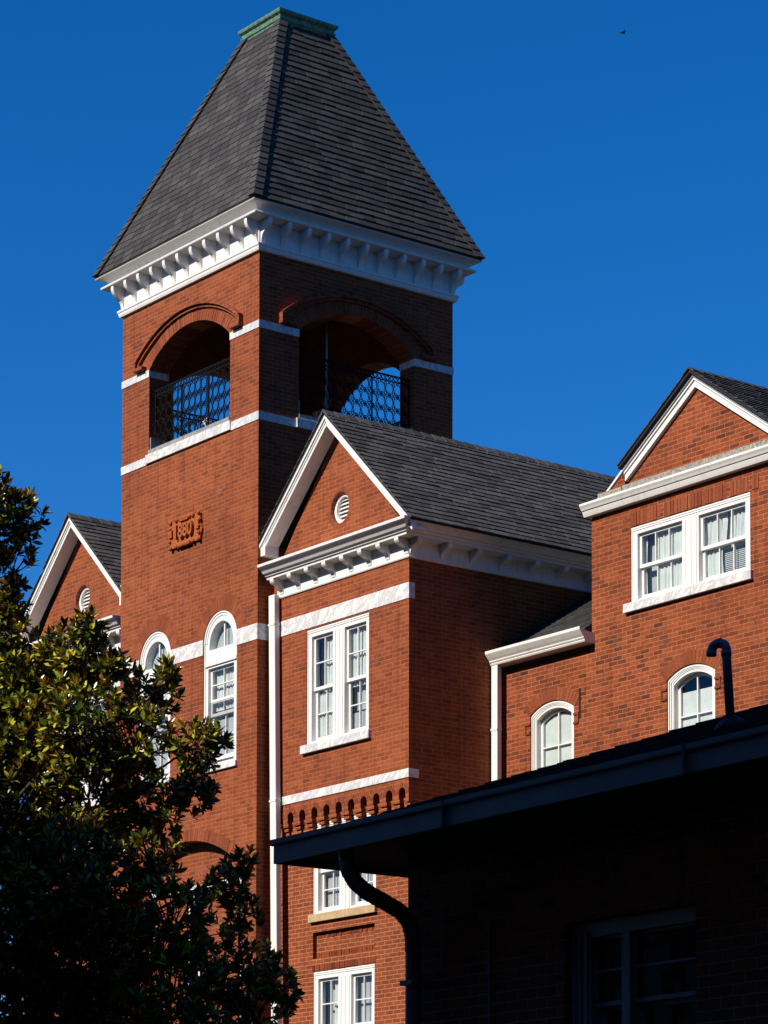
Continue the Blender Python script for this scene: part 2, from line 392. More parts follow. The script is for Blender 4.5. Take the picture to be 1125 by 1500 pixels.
# ================================================================== GROUND (setting)
g = MB(); g.add([(-900, -900, 0), (900, -900, 0), (900, 900, 0), (-900, 900, 0)], [(0, 1, 2, 3)])
go = g.build('ground', M['ground'], recalc=False); go['kind'] = 'structure'

# ================================================================== THE RED BRICK BUILDING
B = thing('brick_building', 'tall red brick building with a square bell tower, white cornices and gabled wings', 'building')

# ------------------------------------------------------------------ windows
def curtain_mesh(x, y0, y1, z0, z1, amp=0.012, wl=0.10, gap=None):
    mb = MB(); n = 40; spans = [(y0, y1)] if gap is None else [(y0, gap[0]), (gap[1], y1)]
    for a, b in spans:
        vs = []; fs = []; ph = random.uniform(0, 6)
        for i in range(n + 1):
            t = a + (b - a) * i / n
            for j in range(7):
                q = j / 6; tt = t + 0.03 * math.sin(q * 3 + ph) * (1 - q)
                vs.append((x + amp * math.sin(2 * PI * t / wl + ph + q) * (0.6 + 0.6 * (1 - q)) + 0.006 * math.sin(t * 90), tt, z0 + (z1 - z0) * q))
        for i in range(n):
            for j in range(6):
                p = i * 7 + j; fs.append((p, p + 7, p + 8, p + 1))
        mb.add(vs, fs)
    return mb
def sash_mesh(x, y0, y1, z0, z1, cols, rows, st=0.045, br=0.055, tr=0.045, t=0.04, mun=0.018):
    outer = rect(y0, y1, z0, z1); holes = []
    a, b, c, d = y0 + st, y1 - st, z0 + br, z1 - tr
    for i in range(cols):
        for j in range(rows):
            holes.append(rect(a + (b - a) * i / cols + (mun / 2 if i else 0), a + (b - a) * (i + 1) / cols - (mun / 2 if i < cols - 1 else 0),
                              c + (d - c) * j / rows + (mun / 2 if j else 0), c + (d - c) * (j + 1) / rows - (mun / 2 if j < rows - 1 else 0)))
    return MB().plate(outer, holes, t, FX(x))
def pane_mesh(x, y0, y1, z0, z1): return MB().box(x, x + 0.005, y0, y1, z0, z1)

def add_light(win, x, y0, y1, z0, z1, zm, cols, rows, style, low=0.0):
    """one double-hung light: upper sash, lower sash behind it (raised by low), glass and curtain"""
    ya, yb = sorted((y0, y1)); x = x + 0.015
    sash_mesh(x + 0.07, ya, yb, zm - 0.025, z1, cols, rows).build('sash', M['frame'], win)
    sash_mesh(x + 0.113, ya, yb, z0 + low, zm + 0.02 + low, cols, rows, br=0.07).build('sash', M['frame'], win)
    pane_mesh(x + 0.085, ya + 0.04, yb - 0.04, zm + 0.02, z1 - 0.04).build('pane', M['glass'], win)
    pane_mesh(x + 0.13, ya + 0.04, yb - 0.04, z0 + 0.06 + low, zm - 0.02 + low).build('pane', M['glass'], win)
    for kind, a, b, gp in style:
        zz0 = z0 + (z1 - z0) * a; zz1 = z0 + (z1 - z0) * b
        if kind == 'curtain': curtain_mesh(x + 0.165, ya - 0.05, yb + 0.05, zz0, zz1, gap=None if gp is None else (ya + (yb - ya) * gp[0], ya + (yb - ya) * gp[1])).build('curtain', M['curtain'], win)
        elif kind == 'blind':
            mb = MB(); k = int((zz1 - zz0) / 0.03)
            for i in range(k):
                zc = zz0 + i * 0.03
                mb.add([(x + 0.20, ya, zc), (x + 0.20, yb, zc), (x + 0.215, yb, zc + 0.026), (x + 0.215, ya, zc + 0.026)], [(0, 1, 2, 3)])
            mb.build('blind', M['curtain_grey'], win)
        elif kind == 'shade': MB().box(x + 0.20, x + 0.206, ya - 0.03, yb + 0.03, zz0, zz1).build('roller_shade', M['curtain_grey'] if gp == 'g' else M['curtain'], win)
    MB().box(x + 0.26, x + 0.266, ya - 0.05, yb + 0.05, z0 - .05, z1 + .05).build('grey_backing', M['curtain_grey'], win)  # grey sheet added to fill the gaps between curtains with mid-grey
    # dim room behind the light
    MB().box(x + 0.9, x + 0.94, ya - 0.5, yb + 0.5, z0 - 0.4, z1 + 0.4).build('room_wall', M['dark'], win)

def pair_window(x, y0, y1, z0, z1, cols, rows, styles, mull=0.33, sill=None, sillmat='marble', cas=0.11, head=0.13, low=(0, 0), zmf=0.5, sillh=0.15, mirror=None):
    m = mirror or (lambda y: y)
    A, Bv = sorted((m(y0), m(y1)))
    c = (A + Bv) / 2
    l1 = (A + cas, c - mull / 2); l2 = (c + mull / 2, Bv - cas)
    zb, zt = z0 + 0.05, z1 - head
    f = MB().plate(rect(A, Bv, z0, z1), [rect(*l1, zb, zt), rect(*l2, zb, zt)], 0.15, FX(x + 0.03))
    # raised mouldings of the head and the mullion
    f.box(x + 0.012, x + 0.03, A, Bv, z1 - 0.035, z1); f.box(x + 0.02, x + 0.03, A + 0.02, Bv - 0.02, z1 - 0.065, z1 - 0.037)
    f.box(x + 0.018, x + 0.03, A, A + 0.025, z0, z1 - 0.036); f.box(x + 0.018, x + 0.03, Bv - 0.025, Bv, z0, z1 - 0.036)
    for q in (-0.32, 0.0, 0.32): f.box(x + 0.018, x + 0.03, c + q * mull - 0.022, c + q * mull + 0.022, z0 + 0.02, zt - 0.01)
    win = f.build('window', M['frame'], B)
    for k, (a, b) in enumerate((l2, l1) if mirror is None else (l1, l2)):   # first style belongs to the light on the viewer's right
        add_light(win, x, a, b, zb, zt, zb + (zt - zb) * zmf, cols, rows, styles[k], low[k])
    if sill is not None:
        sa, sb = sorted((m(sill[0]), m(sill[1])))
        MB().box(x - 0.07, x + 0.16, sa, sb, z0 - sillh, z0 - 0.003).build('sill', M[sillmat], win, bevel=0.008)
    return win

# ------------------------------------------------------------------ tower
WX, WY = 4.35, 4.45
TW = 0.42
BEL_F = (0.89, 3.53); BEL_S = (0.86, 3.45)
ZS, ZA, ZSILL = 18.62, 19.15, 17.10
winA = (0.63, 1.68); winB = (2.74, 3.79)
def tower_window_hole(a, b): return arch(a, b, 10.93, 13.16, (b - a) / 2, 24)
bigarch = [(2.225 + 2.92 * math.sin(R(38) - R(76) * i / 24), 6.74 + 2.92 * math.cos(R(38) - R(76) * i / 24)) for i in range(25)]
bigarch = [(bigarch[-1][0], 5.2), (bigarch[0][0], 5.2)] + bigarch
tw = MB()
tw.plate(rect(0, WY, 0, 20.5), [arch(*BEL_F, ZSILL, ZS, ZA - ZS), tower_window_hole(*winA), tower_window_hole(*winB), bigarch], TW, FX(0))
tw.plate(rect(0, WY, 0, 20.5), [arch(*BEL_F, ZSILL, ZS, ZA - ZS)], TW, lambda u, v, q: (WX - TW + q, u, v))
tw.plate(rect(TW, WX - TW, 0, 20.5), [arch(*BEL_S, ZSILL, ZS, ZA - ZS)], TW, FY(0))
tw.plate(rect(TW, WX - TW, 0, 20.5), [arch(*BEL_S, ZSILL, ZS, ZA - ZS)], TW, lambda u, v, q: (u, WY - TW + q, v))
tw.build('tower_wall', M['brick'], B)
MB().box(TW + 0.003, WX - TW - 0.003, TW + 0.003, WY - TW - 0.003, 16.9, 17.05).build('belfry_floor', M['planks'], B)
MB().box(TW + 0.003, WX - TW - 0.003, TW + 0.003, WY - TW - 0.003, 20.30, 20.38).build('belfry_ceiling', M['wood'], B)
# belfry arches: a ring of standing bricks and a projecting brick hood with end stops
def belfry_arch(u0, u1, fn, sgn):
    h = (u1 - u0) / 2; rise = ZA - ZS; r = (h * h + rise * rise) / (2 * rise); cu = (u0 + u1) / 2; cz = ZA - r; a = math.asin(h / r)
    mb = MB(); voussoirs(mb, cu, cz, r, r + 0.215, -a, a, 42, 0.1, lambda p, q, d: fn(p, q, d - 0.012), gap=0.008)
    ring = mb.build('belfry_arch', M['voussoir'], B)
    hd = MB(); n = 40; hh, hr, ht_ = 1.70, 0.60, ZA + 0.325
    R2 = (hh * hh + hr * hr) / (2 * hr); cz2 = ht_ - R2; a2 = math.asin(hh / R2)
    for (ra, rb, pr) in ((R2 - 0.115, R2 - 0.06, 0.055), (R2 - 0.06, R2, 0.105)):
        pts = [(-a2 + 2 * a2 * i / n) for i in range(n + 1)]
        lo = [(cu + ra * math.sin(t), cz2 + ra * math.cos(t)) for t in pts]; hi = [(cu + rb * math.sin(t), cz2 + rb * math.cos(t)) for t in pts]
        for i in range(n):
            P = [lo[i], lo[i + 1], hi[i + 1], hi[i]]
            hd.loft([fn(p[0], p[1], -pr) for p in P], [fn(p[0], p[1], 0.02) for p in P])
    for sg in (-1, 1):                       # short vertical returns and the foot of each stop
        ue = cu + sg * (R2 - 0.058) * math.sin(a2); ze = cz2 + (R2 - 0.06) * math.cos(a2)
        for (q0, q1, pr) in ((-0.055, 0.0, 0.05), (0.0, 0.058, 0.1)):
            P = rect(*sorted((ue + sg * q0, ue + sg * q1)), 18.715, ze + 0.02)
            hd.loft([fn(p[0], p[1], -pr) for p in P], [fn(p[0], p[1], 0.02) for p in P])
        P = rect(*sorted((ue - sg * 0.24, ue + sg * 0.062)), 18.655, 18.713)
        hd.loft([fn(p[0], p[1], -0.108) for p in P], [fn(p[0], p[1], 0.02) for p in P])
    hd.build('hood_mould', M['brick'], B)
belfry_arch(*BEL_F, FX(0), 1)
belfry_arch(*BEL_S, FY(0), 1)
belfry_arch(*BEL_F, lambda u, v, q: (WX - q, u, v), 1)
belfry_arch(*BEL_S, lambda u, v, q: (u, WY - q, v), 1)
# marble bands, 12 mm proud of the brick
def band(*b): return MB().box(*b).build('stone_band', M['marble'], B)
def band_ring(z0, z1, gaps_f, gaps_s, pr=0.014, depth=0.10):
    def segs(W_, gaps, a=0.0):
        out = []; p = a
        for g0, g1 in gaps: out.append((p, g0 + .004)); p = g1 - .004
        out.append((p, W_)); return out
    for a, b in segs(WY + pr, gaps_f, -pr): band(-pr, depth, a, b, z0, z1); band(WX - depth, WX + pr, a, b, z0, z1)
    for a, b in segs(WX - depth - 0.002, gaps_s, depth + 0.002): band(a, b, -pr, depth, z0, z1); band(a, b, WY - depth, WY + pr, z0, z1)
band_ring(18.498, 18.632, [BEL_F], [BEL_S], depth=TW + 0.01)
band_ring(16.855, 17.005, [(BEL_F[0] - .06, BEL_F[1] + .06)], [(BEL_S[0] - .06, BEL_S[1] + .06)])
for a, b in ((-0.014, winA[0]), (winA[1], winB[0]), (winB[1], WY + 0.014)): band(-0.014, 0.1, a, b, 12.965, 13.245)
band(0.102, 0.9, -0.014, 0.1, 12.965, 13.245)
# belfry sills: lead-dressed slabs with upturned ends
def slab(P, q0, q1, fn): return MB().loft([fn(p[0], p[1], q0) for p in P], [fn(p[0], p[1], q1) for p in P])
for fn, (a, b) in ((FX(0), BEL_F), (FY(0), BEL_S), (lambda u, v, q: (WX - q, u, v), BEL_F), (lambda u, v, q: (u, WY - q, v), BEL_S)):
    so = slab(rect(a - 0.058, b + 0.058, 16.862, 17.03), -0.045, 0.3, fn).build('belfry_sill', M['marble'], B, bevel=0.006)
    slab(rect(a + 0.004, b - 0.004, 17.033, 17.115), -0.02, TW, fn).build('flashing', M['lead'], so)
    slab(rect(b - 0.035, b - 0.005, 17.118, 17.36), 0.02, TW - 0.05, fn).build('flashing', M['lead'], so)
    slab(rect(a + 0.005, a + 0.035, 17.118, 17.36), 0.02, TW - 0.05, fn).build('flashing', M['lead'], so)
# iron grilles in the four openings
def ring(mb, cu, cv, ru, rv, t, d0, d1, fn, n=12):
    b0 = len(mb.v)
    for k in range(n):
        c, s_ = math.cos(2 * PI * (k + .5) / n), math.sin(2 * PI * (k + .5) / n)
        for (q, d) in ((0, d0), (0, d1), (t, d1), (t, d0)): mb.v.append(fn(cu + (ru - q) * c, cv + (rv - q) * s_, d))
    for k in range(n):
        k2 = (k + 1) % n
        for a in range(4):
            c = (a + 1) % 4; mb.f.append((b0 + k * 4 + a, b0 + k2 * 4 + a, b0 + k2 * 4 + c, b0 + k * 4 + c))
def grille(u0, u1, fn, z0=17.12, z1=18.27, dp=0.13):
    mb = MB(); d0, d1 = dp, dp + 0.014; px, pz = 0.187, 0.252
    def bar(a, b, c, d, e=0.0): mb.loft([fn(p[0], p[1], d0 - e) for p in rect(a, b, c, d)], [fn(p[0], p[1], d1 + e) for p in rect(a, b, c, d)])
    bar(u0, u1, z1 - 0.022, z1, 0.006); bar(u0, u1, z1 - 0.125, z1 - 0.11, 0.004); bar(u0, u1, z0, z0 + 0.02, 0.006)
    bar(u0 + .002, u0 + 0.022, z0 + .022, z1 - .128, 0.004); bar(u1 - 0.022, u1 - .002, z0 + .022, z1 - .128, 0.004)
    n = round((u1 - u0) / px); px = (u1 - u0) / n; m = round((z1 - 0.125 - z0) / pz); pz = (z1 - 0.125 - z0) / m
    for i in range(n * 2): ring(mb, u0 + (i + .5) * px / 2, z1 - 0.066, px / 4, 0.043, 0.011, d0, d1, fn, 10)
    for i in range(n):
        for j in range(m):
            ring(mb, u0 + (i + .5) * px, z0 + (j + .5) * pz, px * 0.485, 0.098, 0.0095, d0, d1, fn, 12)
            for zz in (-1, 1): ring(mb, u0 + (i + .5) * px, z0 + (j + .5) * pz + zz * 0.118, 0.026, 0.024, 0.010, d0, d1, fn, 6)
    for i in range(1, n):
        for j in range(0, m + 1):
            cu, cv = u0 + i * px, z0 + j * pz
            for (a, b) in ((0.034, 0), (-0.034, 0), (0, 0.036), (0, -0.036)):
                if z0 < cv + b < z1 - 0.125: ring(mb, cu + a, cv + b, 0.029, 0.033, 0.008, d0, d1, fn, 8)
    for k in (1, 2): bar(u0 + (u1 - u0) * k / 3 - 0.011, u0 + (u1 - u0) * k / 3 + 0.011, z0 + 0.02, z1 - 0.125, 0.006)
    mb.build('iron_grille', M['iron'], B)
grille(*BEL_F, FX(0)); grille(*BEL_S, FY(0))
grille(*BEL_F, lambda u, v, q: (WX - q, u, v), z1=17.95); grille(*BEL_S, lambda u, v, q: (u, WY - q, v))
# pole standing in the belfry and a small cluster of white rods behind the front grille
MB().tube([(2.02, 0.75, 17.05), (2.02, 0.75, 17.9)], 0.03).tube([(2.02, 0.75, 17.9), (2.02, 0.75, 20.3)], 0.019).build('pole', M['metal'], B)
fit = MB()
for k in range(9):
    a = k * 2.4; fit.tube([(0.27 + 0.03 * math.cos(a), 2.02 + 0.07 * math.sin(a * 1.7), 17.2 + 0.02 * k), (0.25, 2.02 + 0.13 * math.sin(a), 17.36 + 0.05 * math.cos(a * 2))], 0.014, 6)
fit.tube([(0.29, 2.02, 17.155), (0.29, 2.02, 17.32)], 0.05, 8)
fit.build('white_cluster', M['frame'], B)

# plaque with the date
pl = MB()
pts = []
for i in range(64):
    t = 2 * PI * i / 64; c, s_ = math.cos(t), math.sin(t)
    rr = 1.0 / max(abs(c) / 0.50, abs(s_) / 0.255) ; k = 1 + 0.05 * math.sin(6 * t + .7) + 0.03 * math.sin(14 * t)
    pts.append((2.235 + c * rr * k, 15.33 + s_ * rr * k))
pl.plate(pts, [], 0.05, FX(-0.045))
orn = pl
for i in range(26):
    t = 2 * PI * i / 26; c, s_ = math.cos(t), math.sin(t); rr = 0.94 / max(abs(c) / 0.50, abs(s_) / 0.255)
    y, z = 2.235 + c * rr, 15.33 + s_ * rr; r0 = random.uniform(0.03, 0.055)
    ringpts = [[(-0.045 - 0.055 * math.sin(q), y + r0 * math.cos(q) * math.cos(a), z + r0 * math.cos(q) * math.sin(a)) for a in [2 * PI * k / 8 for k in range(8)]] for q in (0, 0.6, 1.2)]
    orn.loft(ringpts[0], ringpts[1], False); orn.loft(ringpts[1], ringpts[2])
for (y, z, ww_, hh) in ((2.235, 15.555, 0.13, 0.06), (2.235, 15.09, 0.2, 0.05), (1.80, 15.35, 0.05, 0.13), (2.67, 15.35, 0.05, 0.13)):
    orn.box(-0.085, -0.046, y - ww_, y + ww_, z - hh / 2, z + hh / 2)
plq = orn.build('date_plaque', M['terracotta'], B)
tc = bpy.data.curves.new('digits', 'FONT'); tc.body = '1880'; tc.size = 0.35; tc.extrude = 0.03; tc.align_x = 'CENTER'; tc.align_y = 'CENTER'; tc.offset = 0.008
to = bpy.data.objects.new('digits', tc); tm = bpy.data.meshes.new_from_object(to)
dg = MB(); dg.add([(-0.078 - p.co.z, 2.235 - p.co.x * 0.86, 15.33 + p.co.y) for p in tm.vertices], [tuple(p.vertices) for p in tm.polygons])
bpy.data.objects.remove(to); bpy.data.curves.remove(tc); bpy.data.meshes.remove(tm)
dg.build('date_digits', M['terracotta'], plq, weld=True)

# tower windows: round-headed frame, fan light, double sash
def tower_window(a, b):
    c = (a + b) / 2; h = (b - a) / 2; zs = 13.16; x = 0.0
    l0, l1 = a + 0.13, b - 0.11
    fan = [(l0 + .03, 13.03)] + [(l1 - .03, 13.03)] + [(c + (l1 - l0 - .06) / 2 * math.cos(t) + 0.01, 13.1 + (l1 - l0) / 2 * 1.0 * math.sin(t)) for t in [PI * i / 20 for i in range(21)]]
    f = MB().plate(tower_window_hole(a, b), [fan, rect(l0, l1, 10.98, 12.70)], 0.16, FX(x + 0.035))
    for (r0, r1, p) in ((h - 0.035, h, 0.022), (h - 0.085, h - 0.05, 0.012)):
        n = 24
        for i in range(n):
            t0, t1 = PI * i / n, PI * (i + 1) / n
            P = [(c + r * math.cos(t), zs + r * math.sin(t)) for r, t in ((r0, t0), (r1, t0), (r1, t1), (r0, t1))]
            f.loft([(x + 0.035 - p, *q) for q in P], [(x + 0.035, *q) for q in P])
    for z, p in ((12.74, 0.03), (12.775, 0.022), (12.81, 0.012)): f.box(x + 0.035 - p, x + 0.035, a + 0.03, b - 0.03, z, z + 0.026)
    for q in (a, b - 0.03): f.box(x + 0.02, x + 0.035, q, q + 0.03, 10.94, 13.16)
    win = f.build('window', M['frame'], B)
    MB().box(x + 0.095, x + 0.125, c - 0.016, c + 0.016, 13.02, 13.46).box(x + 0.095, x + 0.125, l0, l1, 13.0, 13.045).build('sash', M['frame'], win)
    MB().box(x + 0.105, x + 0.11, l0, l1, 13.02, 13.5).build('pane', M['glass'], win)
    sash_mesh(x + 0.095, l0, l1, 12.10, 12.70, 2, 2, br=0.045).build('sash', M['frame'], win)
    sash_mesh(x + 0.10, l0, l1, 11.84, 12.095, 2, 1, br=0.05, tr=0.02).build('sash', M['curtain_grey'], win)
    sash_mesh(x + 0.14, l0, l1, 11.06, 11.88, 2, 2, br=0.07).build('sash', M['frame'], win)
    MB().box(x + 0.11, x + 0.115, l0, l1, 11.85, 12.66).build('pane', M['glass'], win); MB().box(x + 0.155, x + 0.16, l0, l1, 10.99, 11.86).build('pane', M['glass'], win)
    curtain_mesh(x + 0.20, l0 - .05, l1 + .05, 11.95, 12.75).build('curtain', M['curtain'], win)
    MB().box(x + 0.19, x + 0.196, l0 - .04, l1 + .04, 13.0, 13.55).build('roller_shade', M['curtain_grey'], win)
    MB().box(x + 0.19, x + 0.196, l0 - .04, l1 + .04, 10.9, 11.93).build('roller_shade', M['curtain_grey'], win)
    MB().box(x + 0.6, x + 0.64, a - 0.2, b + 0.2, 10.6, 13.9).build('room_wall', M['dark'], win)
    MB().box(-0.05, 0.16, a - 0.04, b + 0.04, 10.82, 10.927).build('sill', M['marble'], win, bevel=0.008)
    v = MB(); voussoirs(v, c, zs, h + 0.004, h + 0.21, -PI / 2, PI / 2, 24, 0.06, lambda p, q, d: (x + d - 0.0025, p, q), jit=0.0015); voussoirs(v, c, zs, h + 0.218, h + 0.30, -PI / 2, PI / 2, 34, 0.06, lambda p, q, d: (x + d - 0.002, p, q), jit=0.0015)
    v.build('brick_arch', M['voussoir'], B)
tower_window(*winA); tower_window(*winB)
# relieving arch low on the tower with a broad white window under it
v = MB(); voussoirs(v, 2.225, 6.74, 2.93, 3.14, -R(39), R(39), 56, 0.1, lambda p, q, d: (d - 0.035, p, q)); v.build('brick_arch', M['voussoir'], B)
MB().box(TW - 0.2, TW - 0.15, 0.3, 4.15, 5.0, 9.9).build('recessed_wall', M['brick'], B)
pair_window(0.19, 0.75, 3.7, 6.0, 8.9, 2, 2, ([('curtain', 0, 1, None)], [('curtain', 0, 1, None)]), mull=0.5, sill=(0.6, 3.85))

# tower cornice: base mould, frieze, soffit, crown
prof = [(0.0, 19.86), (0.05, 19.865), (0.065, 19.90), (0.07, 19.935), (0.085, 19.95), (0.085, 19.985), (0.03, 20.0), (0.03, 20.40), (0.285, 20.405), (0.305, 20.41), (0.315, 20.43), (0.305, 20.45), (0.20, 20.456), (0.20, 20.50), (0.215, 20.54), (0.25, 20.575), (0.31, 20.60), (0.385, 20.606), (0.39, 20.618), (0.0, 20.619)]
MB().sweep(prof, [(0, 0), (WX, 0), (WX, WY), (0, WY)], closed=True).build('cornice', M['paint'], B)
def bracket_mesh(depth, h, wd, zt):
    """S-shaped bracket, its back at x = 0, projecting towards -X, top at zt"""
    pr = [(0, 0.0), (0.16, 0.05), (0.32, 0.13), (0.44, 0.26), (0.52, 0.46), (0.58, 0.68), (0.66, 0.85), (0.75, 0.95), (0.84, 1.0), (1.0, 1.0)]
    pts = [(-depth * (0.05 + 0.95 * b), zt - h + h * a) for a, b in pr]
    poly = [(0, zt - h)] + pts + [(0, zt)]
    mb = MB(); mb.prism([(p[0], -wd / 2, p[1]) for p in poly], (0, wd, 0)); return mb
def bracket_set(meshobj, places):
    for i, (x, y, rz) in enumerate(places):
        o = meshobj if i == 0 else meshobj.copy()
        if i: COL.objects.link(o)
        z = meshobj.location.z; c = Vector((BC, 0, 0)); c.rotate(Matrix.Rotation(rz, 3, 'Z'))
        o.location = (x + c.x, y + c.y, z); o.rotation_euler = (0, 0, rz)
bk = bracket_mesh(0.25, 0.44, 0.085, 20.403).build('bracket', M['paint'], B, bevel=0.006); BC = bk.location.x
pl_ = []
for i in range(11):
    t = 0.04 + (WY - 0.08) * i / 10; pl_ += [(-0.03, t, 0), (WX + 0.03, t, PI)]
    t = 0.04 + (WX - 0.08) * i / 10; pl_ += [(t, -0.03, PI / 2), (t, WY + 0.03, -PI / 2)]
bracket_set(bk, pl_)

# tower roof
ov = 0.385; zE = 20.655; zT = 25.02; cx, cy = WX / 2, WY / 2; ht = 0.60
core = MB()
lo = [(-ov, -ov), (WX + ov, -ov), (WX + ov, WY + ov), (-ov, WY + ov)]
hi = [(cx - ht, cy - ht), (cx + ht, cy - ht), (cx + ht, cy + ht), (cx - ht, cy + ht)]
core.loft([(x, y, zE) for x, y in lo], [(x, y, zT) for x, y in hi])
core.loft([(x, y, zE - 0.035) for x, y in lo], [(x, y, zE - 0.003) for x, y in lo])
roof = core.build('tower_roof', M['black'], B)
sh = MB()
for i in range(4):
    a, b = Vector((*lo[i], zE)), Vector((*lo[(i + 1) % 4], zE)); c, d = Vector((*hi[i], zT)), Vector((*hi[(i + 1) % 4], zT))
    du = (b - a).normalized(); Lb = (b - a).length; dvv = (c - a) - du * (c - a).dot(du); Lv = dvv.length
    s0 = (c - a).dot(du) / Lv; s1 = ((d - a).dot(du) - Lb) / Lv
    shingles(sh, a, du, dvv, Lv, lambda v, s0=s0: s0 * v, lambda v, s1=s1, Lb=Lb: Lb + s1 * v, course=0.152, width=0.33, th=0.019 if i == 0 else 0.008)
sh.build('shingles', M['slate'], roof, recalc=True)
for i in range(4):                                   # overlapping caps along the four hips
    hc = MB()
    p, q = Vector((*lo[i], zE + .02)), Vector((*hi[i], zT + .02)); n = 30; dirv = (q - p)
    outw = Vector((p.x - cx, p.y - cy, 0)).normalized(); t1 = Vector((-outw.y, outw.x, 0))
    for k in range(n):
        s0, s1 = p + dirv * (k / n), p + dirv * min(1, (k + 1.15) / n); h0, h1 = 0.075, 0.045; ww_ = 0.135
        back = -outw * ww_
        hc.loft([s0 + outw * h0, s0 + back + t1 * ww_ + outw * h0, s0 + back - outw * .05, s0 + back - t1 * ww_ + outw * h0], [s1 + outw * h1, s1 + back + t1 * ww_ + outw * h1, s1 + back - outw * .05, s1 + back - t1 * ww_ + outw * h1])
    hc.build('hip_caps', M['slate'], roof)
cap = MB()
prof = [(0.0, 25.0), (0.02, 25.0), (0.025, 25.035), (0.045, 25.05), (0.05, 25.085), (0.03, 25.10), (0.03, 25.14), (0.075, 25.175), (0.085, 25.205), (0.085, 25.235), (0.0, 25.25)]
cap.sweep(prof, [(cx - .59, cy - .59), (cx + .59, cy - .59), (cx + .59, cy + .59), (cx - .59, cy + .59)], closed=True)
cap.loft([(cx + a * .59, cy + b * .59, 25.249) for a, b in ((-1, -1), (1, -1), (1, 1), (-1, 1))], [(cx + a * .3, cy + b * .3, 25.265) for a, b in ((-1, -1), (1, -1), (1, 1), (-1, 1))])
cap.build('copper_cap', M['copper'], roof)

